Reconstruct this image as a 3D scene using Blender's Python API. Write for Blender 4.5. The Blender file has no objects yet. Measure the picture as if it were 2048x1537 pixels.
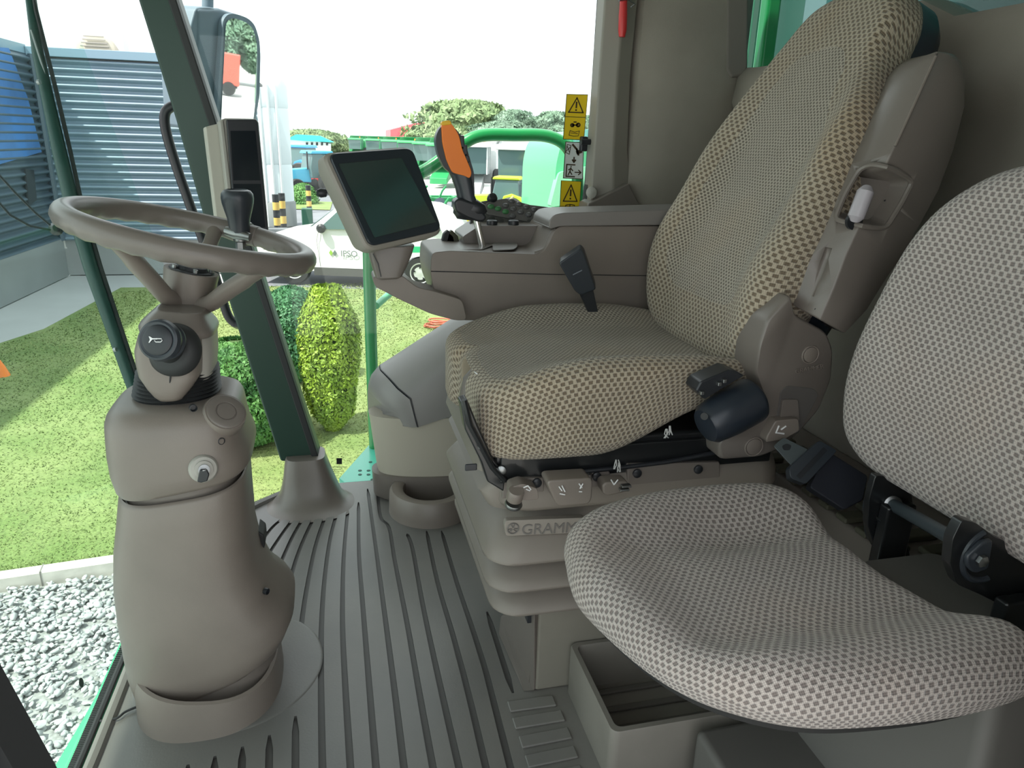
import bpy, bmesh, math, random
from mathutils import Vector, Matrix, noise
PI = math.pi
SC = bpy.context.scene
COL = SC.collection
# ------------------------------------------------------------ camera
FPX = 1450.0
CR = Vector((0.971682, -0.234577, 0.028425)); CU = Vector((0.048580, 0.316045, 0.947500)); CF = Vector((0.231245, 0.919287, -0.318491))   # right, up, forward
CAM = Vector((0, 0, 1.0))
cd = bpy.data.cameras.new('camera'); cam = bpy.data.objects.new('camera', cd); COL.objects.link(cam)
cd.sensor_width = 36; cd.lens = FPX / 2048 * 36; cd.clip_start = 0.02; cd.clip_end = 500
M = Matrix((CR, CU, -CF)).transposed().to_4x4(); M.translation = CAM
cam.matrix_world = M; SC.camera = cam
# ------------------------------------------------------------ light
SC.view_settings.view_transform = 'Standard'; SC.view_settings.look = 'None'
SC.view_settings.gamma = 1; SC.view_settings.use_curve_mapping = False
SC.view_settings.exposure = 0.12
w = bpy.data.worlds.new('sky'); SC.world = w; w.use_nodes = True
bg = w.node_tree.nodes['Background']; bg.inputs[0].default_value = (0.93, 0.97, 1.0, 1); bg.inputs[1].default_value = 1.85
SUN_DIR = Vector((1.0, 0.4, -1.715)).normalized()
sl = bpy.data.lights.new('sun', 'SUN'); sl.energy = 7.6; sl.angle = math.radians(1.2); sl.color = (1, .95, .86)
sun = bpy.data.objects.new('sun', sl); COL.objects.link(sun); sun.location = (-20, -5, 30)
sun.rotation_euler = SUN_DIR.to_track_quat('-Z', 'Y').to_euler()
SC.cycles.max_bounces = 8; SC.cycles.transparent_max_bounces = 16; SC.cycles.use_denoising = True
SC.cycles.sample_clamp_indirect = 8

# ------------------------------------------------------------ pixel to place
def ray(px, py):
    return CR * ((px - 1024) / FPX) - CU * ((py - 768.5) / FPX) + CF
def at(px, py, X=None, Y=None, Z=None):
    v = ray(px, py)
    if Z is not None: t = (Z - CAM.z) / v.z
    elif Y is not None: t = (Y - CAM.y) / v.y
    else: t = (X - CAM.x) / v.x
    return CAM + v * t
def on(px, py, p0, n):
    v = ray(px, py); return CAM + v * ((p0 - CAM).dot(n) / v.dot(n))
def V(*a): return Vector(a)

# ------------------------------------------------------------ materials
MATS = {}
def nodes_of(name):
    m = bpy.data.materials.new(name); m.use_nodes = True; nt = m.node_tree
    return m, nt, nt.nodes['Principled BSDF']
def mat(name, col, rough=0.5, metal=0.0, var=0.0, vscale=6.0, bump=0.0, bscale=300.0, spec=0.5, emit=0.0, coat=0.0, col2=None, bdist=0.002):
    if name in MATS: return MATS[name]
    m, nt, b = nodes_of(name)
    b.inputs['Base Color'].default_value = (*col, 1); b.inputs['Roughness'].default_value = rough
    b.inputs['Metallic'].default_value = metal; b.inputs['Specular IOR Level'].default_value = spec
    b.inputs['Coat Weight'].default_value = coat
    if emit: b.inputs['Emission Color'].default_value = (*col, 1); b.inputs['Emission Strength'].default_value = emit
    tc = nt.nodes.new('ShaderNodeTexCoord')
    if var or col2:
        n = nt.nodes.new('ShaderNodeTexNoise'); n.inputs['Scale'].default_value = vscale; n.inputs['Detail'].default_value = 6
        nt.links.new(tc.outputs['Object'], n.inputs['Vector'])
        r = nt.nodes.new('ShaderNodeValToRGB')
        c2 = col2 or tuple(min(1, c * (1 + var)) for c in col)
        c1 = col if col2 else tuple(c * (1 - var) for c in col)
        r.color_ramp.elements[0].color = (*c1, 1); r.color_ramp.elements[1].color = (*c2, 1)
        r.color_ramp.elements[0].position = 0.35; r.color_ramp.elements[1].position = 0.65
        nt.links.new(n.outputs['Fac'], r.inputs['Fac']); nt.links.new(r.outputs['Color'], b.inputs['Base Color'])
    if bump:
        n = nt.nodes.new('ShaderNodeTexNoise'); n.inputs['Scale'].default_value = bscale; n.inputs['Detail'].default_value = 3
        nt.links.new(tc.outputs['Object'], n.inputs['Vector'])
        bp = nt.nodes.new('ShaderNodeBump'); bp.inputs['Strength'].default_value = bump; bp.inputs['Distance'].default_value = bdist
        nt.links.new(n.outputs['Fac'], bp.inputs['Height']); nt.links.new(bp.outputs['Normal'], b.inputs['Normal'])
    MATS[name] = m; return m
def fabric(name, light, dark, cell=0.011, tint=None):
    m, nt, b = nodes_of(name); N = nt.nodes; L = nt.links
    b.inputs['Roughness'].default_value = 0.95; b.inputs['Specular IOR Level'].default_value = 0.15
    b.inputs['Sheen Weight'].default_value = 0.25
    uv = N.new('ShaderNodeUVMap'); uv.uv_map = 'UVMap'
    # slight wobble of the weave
    wn = N.new('ShaderNodeTexNoise'); wn.inputs['Scale'].default_value = 9; L.new(uv.outputs[0], wn.inputs['Vector'])
    ws = N.new('ShaderNodeVectorMath'); ws.operation = 'SCALE'; ws.inputs['Scale'].default_value = 0.012
    L.new(wn.outputs['Color'], ws.inputs[0])
    ad = N.new('ShaderNodeVectorMath'); ad.operation = 'ADD'; L.new(uv.outputs[0], ad.inputs[0]); L.new(ws.outputs[0], ad.inputs[1])
    sp = N.new('ShaderNodeSeparateXYZ'); L.new(ad.outputs[0], sp.inputs[0])
    def mt(op, a, c=None):
        n = N.new('ShaderNodeMath'); n.operation = op
        for i, x in enumerate((a, c)):
            if x is None: continue
            if isinstance(x, (int, float)): n.inputs[i].default_value = x
            else: L.new(x, n.inputs[i])
        return n.outputs[0]
    u = mt('DIVIDE', sp.outputs[0], cell); v = mt('DIVIDE', sp.outputs[1], cell * 0.62)
    row = mt('FLOOR', v); odd = mt('MULTIPLY', mt('MODULO', mt('ABSOLUTE', row), 2.0), 0.5)
    uu = mt('ADD', u, odd); fu = mt('ABSOLUTE', mt('SUBTRACT', mt('FRACT', uu), 0.5)); fv = mt('ABSOLUTE', mt('SUBTRACT', mt('FRACT', v), 0.5))
    def soft(x, e, wd):
        n = N.new('ShaderNodeMapRange'); n.interpolation_type = 'SMOOTHSTEP'
        n.inputs['From Min'].default_value = e - wd; n.inputs['From Max'].default_value = e + wd
        n.inputs['To Min'].default_value = 1; n.inputs['To Max'].default_value = 0; L.new(x, n.inputs['Value']); return n.outputs[0]
    mask = mt('MULTIPLY', soft(fu, 0.27, 0.085), soft(fv, 0.35, 0.12))
    # threads
    th1 = mt('ABSOLUTE', mt('SINE', mt('MULTIPLY', v, PI * 3.0))); th2 = mt('ABSOLUTE', mt('SINE', mt('MULTIPLY', u, PI * 5.0)))
    th = mt('ADD', mt('MULTIPLY', th1, 0.5), mt('MULTIPLY', th2, 0.5))
    big = N.new('ShaderNodeTexNoise'); big.inputs['Scale'].default_value = 7; big.inputs['Detail'].default_value = 5; L.new(uv.outputs[0], big.inputs['Vector'])
    fine = N.new('ShaderNodeTexNoise'); fine.inputs['Scale'].default_value = 900; L.new(uv.outputs[0], fine.inputs['Vector'])
    shade = mt('ADD', mt('MULTIPLY', th, 0.44), mt('ADD', mt('MULTIPLY', big.outputs[0], 0.34), mt('ADD', mt('MULTIPLY', fine.outputs[0], 0.4), 0.40)))
    mx = N.new('ShaderNodeMix'); mx.data_type = 'RGBA'; L.new(mask, mx.inputs[0])
    mx.inputs[6].default_value = (*light, 1); mx.inputs[7].default_value = (*dark, 1)
    src = mx.outputs[2]
    if tint:
        st = N.new('ShaderNodeTexNoise'); st.inputs['Scale'].default_value = 4.5; st.inputs['Detail'].default_value = 3; L.new(uv.outputs[0], st.inputs['Vector'])
        rr = N.new('ShaderNodeMapRange'); rr.inputs['From Min'].default_value = .52; rr.inputs['From Max'].default_value = .75; rr.inputs['To Max'].default_value = .7
        L.new(st.outputs[0], rr.inputs['Value'])
        m3 = N.new('ShaderNodeMix'); m3.data_type = 'RGBA'; m3.blend_type = 'MULTIPLY'; L.new(rr.outputs[0], m3.inputs[0]); L.new(src, m3.inputs[6]); m3.inputs[7].default_value = (*tint, 1); src = m3.outputs[2]
    m2 = N.new('ShaderNodeVectorMath'); m2.operation = 'SCALE'; L.new(src, m2.inputs[0]); L.new(shade, m2.inputs['Scale'])
    L.new(m2.outputs[0], b.inputs['Base Color'])
    h = mt('SUBTRACT', mt('MULTIPLY', th, 0.35), mt('MULTIPLY', mask, 1.0))
    bp = N.new('ShaderNodeBump'); bp.inputs['Strength'].default_value = 0.9; bp.inputs['Distance'].default_value = 0.0018
    L.new(h, bp.inputs['Height']); L.new(bp.outputs[0], b.inputs['Normal'])
    MATS[name] = m; return m
def glass_mat(name, tint, refl=0.028, haze=0.0):
    m = bpy.data.materials.new(name); m.use_nodes = True; nt = m.node_tree; nt.nodes.clear(); N = nt.nodes; L = nt.links
    o = N.new('ShaderNodeOutputMaterial'); t = N.new('ShaderNodeBsdfTransparent'); t.inputs[0].default_value = (*tint, 1)
    g = N.new('ShaderNodeBsdfGlossy'); g.inputs['Roughness'].default_value = 0.02; g.inputs[0].default_value = (.9, 1, .97, 1)
    lw = N.new('ShaderNodeLayerWeight'); lw.inputs[0].default_value = .5
    pw = N.new('ShaderNodeMath'); pw.operation = 'POWER'; L.new(lw.outputs['Facing'], pw.inputs[0]); pw.inputs[1].default_value = 5
    fr = N.new('ShaderNodeMath'); fr.operation = 'MULTIPLY_ADD'; L.new(pw.outputs[0], fr.inputs[0]); fr.inputs[1].default_value = .45; fr.inputs[2].default_value = refl
    mx = N.new('ShaderNodeMixShader'); L.new(fr.outputs[0], mx.inputs[0]); L.new(t.outputs[0], mx.inputs[1]); L.new(g.outputs[0], mx.inputs[2])
    last = mx
    if haze:
        tr = N.new('ShaderNodeBsdfDiffuse'); tr.inputs[0].default_value = (.8, .9, .88, 1)
        tc = N.new('ShaderNodeTexCoord'); n = N.new('ShaderNodeTexNoise'); n.inputs['Scale'].default_value = 5; n.inputs['Detail'].default_value = 8; n.inputs['Distortion'].default_value = 1.2
        L.new(tc.outputs['Object'], n.inputs['Vector'])
        r = N.new('ShaderNodeMapRange'); r.inputs['From Min'].default_value = .45; r.inputs['From Max'].default_value = .8; r.inputs['To Min'].default_value = haze * .3; r.inputs['To Max'].default_value = haze * 2.2
        L.new(n.outputs[0], r.inputs['Value'])
        m2 = N.new('ShaderNodeMixShader'); L.new(r.outputs[0], m2.inputs[0]); L.new(mx.outputs[0], m2.inputs[1]); L.new(tr.outputs[0], m2.inputs[2]); last = m2
    L.new(last.outputs[0], o.inputs[0]); MATS[name] = m; return m

TAUPE = mat('taupe_plastic', (.195, .166, .143), .40, var=.05, vscale=9, bump=.25, bscale=700, bdist=.0006)
TAUPE2 = mat('grey_taupe_plastic', (.165, .143, .126), .34, var=.05, vscale=7, bump=.2, bscale=700, bdist=.0006)
TAUPE_L = mat('light_taupe_plastic', (.36, .345, .31), .5, var=.04, bump=.1, bscale=700, bdist=.0005)
RUBBER_T = mat('taupe_bellows_rubber', (.205, .180, .155), .5, var=.06, vscale=5, bump=.15, bscale=500, bdist=.0006)
HEADLINER = mat('moulded_rear_trim', (.285, .258, .22), .8, var=.09, vscale=5, bump=.4, bscale=500, bdist=.0008)
BLACK = mat('black_plastic', (.018, .02, .024), .38)
BLACKR = mat('black_rubber', (.02, .021, .022), .6)
BLACKM = mat('black_painted_steel', (.012, .013, .014), .3, coat=.3)
SLATE = mat('slate_black_plastic', (.028, .034, .042), .35, bump=.1, bscale=500, bdist=.0004)
DGREY = mat('dark_grey_panel', (.075, .075, .075), .5)
CHROME = mat('polished_steel', (.75, .74, .72), .16, metal=1)
STEEL = mat('dull_steel', (.32, .33, .33), .38, metal=1)
GREEN = mat('machine_green', (.012, .27, .075), .3, coat=.4)
GREEN_L = mat('pale_green_paint', (.07, .42, .20), .38, coat=.2)
GREEN_D = mat('dark_green_pillar', (.016, .045, .032), .38)
GLASSD = mat('dark_glass', (.010, .014, .018), .14, spec=.35)
WHITE = mat('white_paint', (.8, .8, .8), .3, coat=.5)
YELLOW = mat('decal_yellow', (.85, .6, .01), .45)
ORANGE = mat('orange_plastic', (.85, .2, .012), .42)
RED = mat('red_plastic', (.6, .03, .03), .35)
WSTAT = mat('white_print', (.75, .75, .75), .5)
CLOTH_D = fabric('driver_seat_weave', (.40, .355, .285), (.13, .108, .082), .0092, tint=(1.0, .90, .78))
CLOTH_DS = fabric('driver_side_weave', (.385, .33, .25), (.15, .116, .08), .0125, tint=(1.0, .86, .70))
CLOTH_I = fabric('passenger_seat_weave', (.42, .375, .345), (.18, .152, .140), .0105, tint=(1.0, .92, .86))

# ------------------------------------------------------------ mesh helpers
ORG = {}
def finish(name, verts, faces, material, parent=None, smooth=True, angle=40, bevel=0, seg=3, subs=0, uvs=None, solid=0):
    verts = [Vector(v) for v in verts]
    if parent is not None: org = ORG[parent.name]
    else:
        xs = [v.x for v in verts]; ys = [v.y for v in verts]; zs = [v.z for v in verts]
        org = Vector(((min(xs) + max(xs)) / 2, (min(ys) + max(ys)) / 2, min(zs)))
    me = bpy.data.meshes.new(name); me.from_pydata([v - org for v in verts], [], faces)
    bm = bmesh.new(); bm.from_mesh(me); bmesh.ops.recalc_face_normals(bm, faces=bm.faces); bm.to_mesh(me); bm.free()
    if uvs:
        ul = me.uv_layers.new(name='UVMap')
        for p in me.polygons:
            d = uvs[p.index]
            for li in p.loop_indices: ul.data[li].uv = d[me.loops[li].vertex_index]
    me.materials.append(material)
    o = bpy.data.objects.new(name, me); COL.objects.link(o); ORG[o.name] = org
    if parent is not None: o.parent = parent
    else: o.location = org
    if smooth:
        for p in me.polygons: p.use_smooth = True
        me.set_sharp_from_angle(angle=math.radians(angle))
    if solid:
        s = o.modifiers.new('solid', 'SOLIDIFY'); s.thickness = solid; s.offset = 0
    if bevel:
        b = o.modifiers.new('bevel', 'BEVEL'); b.width = bevel; b.segments = seg; b.limit_method = 'ANGLE'; b.angle_limit = math.radians(35); b.harden_normals = True
    if subs:
        s = o.modifiers.new('sub', 'SUBSURF'); s.levels = subs; s.render_levels = subs
    return o
def thing(name, label, cat, loc, group=None):
    o = bpy.data.objects.new(name, None); COL.objects.link(o); o.location = loc; ORG[o.name] = Vector(loc)
    o.empty_display_size = .05
    return tag(o, label, cat, group)
def tag(o, label, cat, group=None, kind=None):
    if label: o['label'] = label
    if cat: o['category'] = cat
    if group: o['group'] = group
    if kind: o['kind'] = kind
    return o
def struct(o): o['kind'] = 'structure'; return o
def copy_thing(o, loc, rz=0.0, label=None, mats=None, scale=None):
    r = o.copy(); COL.objects.link(r); r.location = loc; r.rotation_euler = (0, 0, rz)
    if scale: r.scale = (scale,) * 3
    if label: r['label'] = label
    for ch in list(o.children):
        c = ch.copy(); COL.objects.link(c); c.parent = r
        for g in ch.children:
            d = g.copy(); COL.objects.link(d); d.parent = c
    return r
def frame(n, up=V(0, 0, 1)):
    n = n.normalized()
    if abs(n.dot(up)) > .98: up = V(0, 1, 0)
    u = up.cross(n).normalized(); v = n.cross(u); return u, v, n
def boxv(c, s, u=V(1, 0, 0), v=V(0, 1, 0), n=V(0, 0, 1)):
    c = Vector(c); out = []
    for k in (-.5, .5):
        for j in (-.5, .5):
            for i in (-.5, .5): out.append(c + u * (s[0] * i) + v * (s[1] * j) + n * (s[2] * k))
    return out, [(0, 1, 3, 2), (4, 6, 7, 5), (0, 4, 5, 1), (2, 3, 7, 6), (0, 2, 6, 4), (1, 5, 7, 3)]
def box(name, c, s, m, parent=None, bevel=.003, axes=None, seg=2):
    v, f = boxv(c, s, *(axes or ())); return finish(name, v, f, m, parent, bevel=bevel, seg=seg)
def prism(name, pts, vec, m, parent=None, bevel=.003, seg=3, mid=None, angle=40):
    n = len(pts); vec = Vector(vec); v = [Vector(p) for p in pts] + [Vector(p) + vec for p in pts]
    f = [tuple(range(n)), tuple(range(2 * n - 1, n - 1, -1))] + [(i, (i + 1) % n, n + (i + 1) % n, n + i) for i in range(n)]
    return finish(name, v, f, m, parent, bevel=bevel, seg=seg, angle=angle)
def pxpoly(pts, **k): return [at(x, y, **k) for x, y in pts]
def catmull(P, n, closed=False):
    P = [Vector(p) for p in P]; out = []; N = len(P)
    segs = N if closed else N - 1
    for i in range(segs):
        g = (lambda k: P[k % N]) if closed else (lambda k: P[min(max(k, 0), N - 1)])
        a, b, c, d = g(i - 1), g(i), g(i + 1), g(i + 2)
        for j in range(n):
            t = j / n
            out.append(.5 * ((2 * b) + (c - a) * t + (2 * a - 5 * b + 4 * c - d) * t * t + (3 * b - a - 3 * c + d) * t ** 3))
    if not closed: out.append(P[-1].copy())
    return out
def loft_data(secs, cap=True, closed=True):
    n = len(secs[0]); v = [p for s in secs for p in s]; f = []
    for k in range(len(secs) - 1):
        for i in range(n if closed else n - 1):
            j = (i + 1) % n; f.append((k * n + i, k * n + j, (k + 1) * n + j, (k + 1) * n + i))
    if cap and closed:
        f.append(tuple(range(n - 1, -1, -1))); f.append(tuple(range((len(secs) - 1) * n, len(secs) * n)))
    return v, f
def loft(name, secs, m, parent=None, cap=True, closed=True, **k):
    v, f = loft_data(secs, cap, closed); return finish(name, v, f, m, parent, **k)
def tube_data(path, r, seg=12, cap=True, flat=1.0, up0=None):
    path = [Vector(p) for p in path]; rs = r if isinstance(r, (list, tuple)) else [r] * len(path)
    secs = []; up = up0
    for i, p in enumerate(path):
        t = (path[min(i + 1, len(path) - 1)] - path[max(i - 1, 0)]).normalized()
        if up is None: up = V(0, 0, 1) if abs(t.z) < .9 else V(0, 1, 0)
        u = up.cross(t).normalized(); v = t.cross(u); up = v
        secs.append([p + u * (math.cos(a) * rs[i] * flat) + v * (math.sin(a) * rs[i]) for a in [2 * PI * q / seg for q in range(seg)]])
    return loft_data(secs, cap)
def tube(name, path, r, m, parent=None, seg=12, cap=True, flat=1.0, up0=None, **k):
    v, f = tube_data(path, r, seg, cap, flat, up0); return finish(name, v, f, m, parent, **k)
def lathe_data(prof, o, n, seg=28):
    u, v, n = frame(Vector(n)); o = Vector(o)
    secs = [[o + n * h + (u * math.cos(a) + v * math.sin(a)) * max(r, 1e-5) for a in [2 * PI * q / seg for q in range(seg)]] for r, h in prof]
    return loft_data(secs, True)
def lathe(name, prof, o, n, m, parent=None, seg=28, **k):
    v, f = lathe_data(prof, o, n, seg); return finish(name, v, f, m, parent, **k)
def torus(name, c, n, R, r, m, parent=None, seg=72, rs=14, a0=0, a1=2 * PI, axes=None):
    u, v, n = axes or frame(Vector(n)); secs = []; full = a1 - a0 > 6.28
    K = seg if full else seg + 1
    for i in range(K):
        a = a0 + (a1 - a0) * i / seg; d = u * math.cos(a) + v * math.sin(a)
        secs.append([Vector(c) + d * (R + r * math.cos(b)) + n * (r * math.sin(b)) for b in [2 * PI * q / rs for q in range(rs)]])
    if full: secs.append(secs[0]); 
    vv, f = loft_data(secs, not full)
    if full:
        nn = rs; tot = seg * nn
        vv = vv[:tot]; f = [tuple(x % tot for x in q) for q in f]
    return finish(name, vv, f, m, parent)
def merge(*parts):
    v = []; f = []
    for a, b in parts:
        o = len(v); v += a; f += [tuple(i + o for i in q) for q in b]
    return v, f
def rrect(c, u, v, a, b, r, n=6):
    out = []
    for k, (sx, sy) in enumerate(((1, 1), (-1, 1), (-1, -1), (1, -1))):
        for i in range(n + 1):
            t = PI / 2 * (k + i / n)
            out.append(Vector(c) + u * (sx * (a - r) + r * math.cos(t)) + v * (sy * (b - r) + r * math.sin(t)))
    return out
def sellipse(c, u, v, a, b, e=2.6, N=40):
    out = []
    for i in range(N):
        t = 2 * PI * i / N; x = math.cos(t); y = math.sin(t)
        out.append(Vector(c) + u * (a * math.copysign(abs(x) ** (2 / e), x)) + v * (b * math.copysign(abs(y) ** (2 / e), y)))
    return out
def text(name, body, pos, u, v, size, m, parent, extr=.0004, align='LEFT', bold=0):
    cu = bpy.data.curves.new(name, 'FONT'); cu.body = body; cu.size = size; cu.extrude = extr; cu.align_x = align; cu.offset = bold
    u = u.normalized(); n = u.cross(v).normalized(); v = n.cross(u)
    t = bpy.data.objects.new(name, cu); COL.objects.link(t)
    me = bpy.data.meshes.new_from_object(t.evaluated_get(bpy.context.evaluated_depsgraph_get())); bpy.data.objects.remove(t); bpy.data.curves.remove(cu)
    mm = Matrix((u, v, n)).transposed().to_4x4(); mm.translation = Vector(pos) - ORG[parent.name]
    me.transform(mm); me.materials.clear(); me.materials.append(m); me.name = name
    o = bpy.data.objects.new(name, me); COL.objects.link(o); o.parent = parent; ORG[o.name] = ORG[parent.name]; return o
def carve(o, cutter):
    b = o.modifiers.new('cut', 'BOOLEAN'); b.operation = 'DIFFERENCE'; b.object = cutter; b.solver = 'EXACT'
    bpy.context.view_layer.update()
    me = bpy.data.meshes.new_from_object(o.evaluated_get(bpy.context.evaluated_depsgraph_get()), depsgraph=bpy.context.evaluated_depsgraph_get())
    if len(me.polygons) > 10:
        o.modifiers.clear(); o.data = me
        for p in me.polygons: p.use_smooth = True
        me.set_sharp_from_angle(angle=math.radians(35))
    else: o.modifiers.remove(b)
    bpy.data.objects.remove(cutter)
def cushion(name, outline, o, u, v, n, thick, top, m, parent=None, rim=.03, N=10, cell2=1.0, under=.02, mside=None, tk=None, side_from=None):
    P = catmull([Vector((a, b, 0)) for a, b in outline], N, True); K = len(P)
    c = sum(P, Vector()) / K
    al = [0.0]
    for i in range(K): al.append(al[-1] + (P[(i + 1) % K] - P[i]).length)
    rings = []  # (points 2d, depth, uvmode)
    ss = [.04, .12, .2, .28, .36, .44, .52, .6, .68, .76, .84, .91, .96, 1.0]
    def ins(p, d): q = p - c; return p - q.normalized() * d
    def uvp(i, arc): p = ins(P[i], rim); return p + (P[i] - c).normalized() * arc
    for s in ss: rings.append(([c + (ins(p, rim) - c) * s for p in P], 0, 0))
    for k in range(1, 6):
        t = PI / 2 * k / 5; rings.append(([ins(p, rim * (1 - math.sin(t))) for p in P], rim * (1 - math.cos(t)), 1))
    D = thick - under
    for k in range(1, 5): rings.append(([ins(p, 0) for p in P], rim + (D - rim) * k / 4, 1))
    for k in range(1, 4): rings.append(([ins(p, under * (1 - math.cos(PI / 2 * k / 3))) for p in P], D + under * math.sin(PI / 2 * k / 3), 1))
    rings.append(([c + (p - c) * .3 for p in P], thick, 1))
    verts = []
    for pts, d, _ in rings:
        for i, p in enumerate(pts):
            h = top(p.x, p.y) * max(0, 1 - d / thick * .9)
            q = p
            verts.append(o + u * q.x + v * q.y + n * (h - d * (tk(p.x, p.y) if tk else 1)))
    faces = []; uvs = []; arc = [0.0]; nt_ = len(ss)
    for r in range(1, len(rings)):
        if r < nt_: arc.append(0.0)
        else: arc.append(arc[-1] + (rim * PI / 10 if r < nt_ + 5 else abs(rings[r][1] - rings[r - 1][1]) + (.008 if rings[r][1] > thick - under else 0)))
    for r in range(len(rings) - 1):
        for i in range(K):
            j = (i + 1) % K; a, b, c2, d2 = r * K + i, r * K + j, (r + 1) * K + j, (r + 1) * K + i
            faces.append((a, b, c2, d2))
            if rings[r + 1][2] == 0:
                uvs.append({x: (rings[x // K][0][x % K].x, rings[x // K][0][x % K].y) for x in (a, b, c2, d2)})
            else:
                uvs.append({x: tuple(uvp(x % K, arc[x // K])[:2]) for x in (a, b, c2, d2)})
    faces.append(tuple(range(K))); uvs.append({x: (rings[0][0][x].x, rings[0][0][x].y) for x in range(K)})
    L = (len(rings) - 1) * K; faces.append(tuple(range(L, L + K))); uvs.append({x: (0, 0) for x in range(L, L + K)})
    ob = finish(name, verts, faces, m, parent, angle=60, uvs=uvs)
    if mside:
        ob.data.materials.append(mside)
        lim = (len(ss) - 1 if side_from is None else side_from) * K
        for p in ob.data.polygons:
            if lim <= p.index < (len(rings) - 1) * K: p.material_index = 1
    return ob
# ============================================================ CAB SHELL
MAT_F = mat('rubber_floor_mat', (.135, .133, .126), .34, var=.16, vscale=3.2, bump=.25, bscale=260, bdist=.0008, col2=(.175, .168, .152))
MAT_G = mat('rubber_mat_groove', (.075, .072, .068), .5)
def XY(px, py): p = at(px, py, Z=0); return Vector((p.x, p.y))
def build_floor():
    from mathutils.geometry import delaunay_2d_cdt
    edge = [XY(*p) for p in ((60, 1760), (112, 1650), (165, 1537), (215, 1415), (262, 1300))] + [Vector(p) for p in ((-.425, 1.62), (-.37, 1.80), (-.27, 1.93), (-.17, 2.02), (-.02, 2.05), (1.16, 2.05), (1.16, .28), (-.3, .28))]
    G = [[(578, 1029), (550, 1050), (529, 1075), (505, 1110)], [(592, 1031), (565, 1067), (533, 1116), (510, 1160)], [(610, 1031), (583, 1078), (549, 1157), (525, 1230)],
         [(630, 1031), (605, 1085), (587, 1136), (572, 1201), (555, 1270)], [(652, 1029), (630, 1096), (609, 1205), (597, 1306)],
         [(674, 1025), (659, 1085), (647, 1183), (642, 1306), (645, 1537), (652, 1680)], [(696, 1018), (688, 1107), (685, 1205), (687, 1306), (701, 1537), (714, 1680)],
         [(717, 1005), (718, 1107), (725, 1205), (734, 1317), (752, 1537), (765, 1680)], [(735, 978), (750, 1085), (770, 1234), (790, 1389), (808, 1537), (826, 1680)],
         [(755, 980), (761, 1034), (778, 1056), (790, 1125), (815, 1252), (839, 1389), (866, 1537), (892, 1680)], [(814, 1068), (825, 1098), (845, 1208), (872, 1335), (918, 1537), (950, 1680)],
         [(853, 1062), (874, 1161), (906, 1272), (937, 1389), (972, 1537), (1006, 1680)], [(883, 1062), (912, 1161), (944, 1256), (969, 1335), (984, 1392), (1021, 1537), (1058, 1680)],
         [(974, 1224), (1026, 1387)],
         [(591, 1433), (591, 1680)], [(539, 1471), (536, 1680)], [(485, 1494), (479, 1680)], [(430, 1513), (422, 1680)], [(376, 1530), (366, 1680)]]
    verts = list(edge); faces = [list(range(len(edge)))[::-1]]; edges = []; polys = []
    for g in G:
        P = catmull([(*XY(*p), 0) for p in g], 5); wd = .0047
        L = []; Rr = []
        for i, p in enumerate(P):
            t = (P[min(i + 1, len(P) - 1)] - P[max(i - 1, 0)]).normalized(); q = V(-t.y, t.x, 0)
            ww = wd * (.35 if i in (0, len(P) - 1) else 1) * (1.0 + .35 * max(0, min(1, (1.7 - p.y) / .7)))
            L.append(p + q * ww); Rr.append(p - q * ww)
        poly = (L + Rr[::-1])[::-1]; b = len(verts); verts += [Vector((p.x, p.y)) for p in poly]; faces.append(list(range(b, b + len(poly)))); polys.append([(p.x, p.y) for p in poly])
    r = delaunay_2d_cdt(verts, edges, faces, 1, 1e-6)
    vo, _, fo, _, _, of = r
    V3 = [(p.x, p.y, 0) for p in vo]; F = [tuple(f) for f, o in zip(fo, of) if len(o) == 1 and 0 in o]
    o = finish('floor', V3, F, MAT_F, smooth=False)
    for p in o.data.polygons:
        pass
    bm = bmesh.new(); bm.from_mesh(o.data)
    for f in bm.faces:
        if f.normal.z < 0: f.normal_flip()
    bm.to_mesh(o.data); bm.free(); struct(o)
    # groove channels
    vv = []; ff = []
    for poly in polys:
        n = len(poly); b = len(vv); cx = sum(p[0] for p in poly) / n
        vv += [(x, y, 0) for x, y in poly] + [(x, y, -.0055) for x, y in poly]
        ff += [(b + i, b + (i + 1) % n, b + n + (i + 1) % n, b + n + i) for i in range(n)]
        h = n // 2
        ff += [(b + n + i, b + n + i + 1, b + 2 * n - 2 - i, b + 2 * n - 1 - i) for i in range(h - 1)]
    g = finish('floor_groove', vv, ff, MAT_G, o, smooth=False)
    # the slab under the mat
    v2 = [(p.x, p.y, -.006) for p in edge] + [(p.x, p.y, -.05) for p in edge]; n = len(edge)
    finish('floor_slab', v2, [tuple(range(n)), tuple(range(2 * n - 1, n - 1, -1))] + [(i, (i + 1) % n, n + (i + 1) % n, n + i) for i in range(n)], MAT_G, o, smooth=False)
    # raised round pad round the steering column and the ribbed step pad
    return o, edge
floor, FEDGE = build_floor()
# round pad moulded in the mat under the column collar
pc = V(-.235, 1.265, 0)
lathe('floor_pad', [(.176, 0), (.174, .0012), (.170, .0018), (.05, .0018)], pc, V(0, 0, 1), MAT_F, floor, seg=60)
# ribbed step pad at the near right
for k, (a, b) in enumerate((((1014, 1407), (1105, 1395)), ((1024, 1440), (1122, 1424)), ((1037, 1477), (1135, 1458)), ((1049, 1515), (1147, 1495)), ((1061, 1556), (1160, 1534)))):
    p, q = at(*a, Z=0), at(*b, Z=0); d = V(.0, -.026, 0)
    prism('floor_rib', [p, q, q + d, p + d], (0, 0, .005), MAT_F, floor, bevel=.002)
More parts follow.
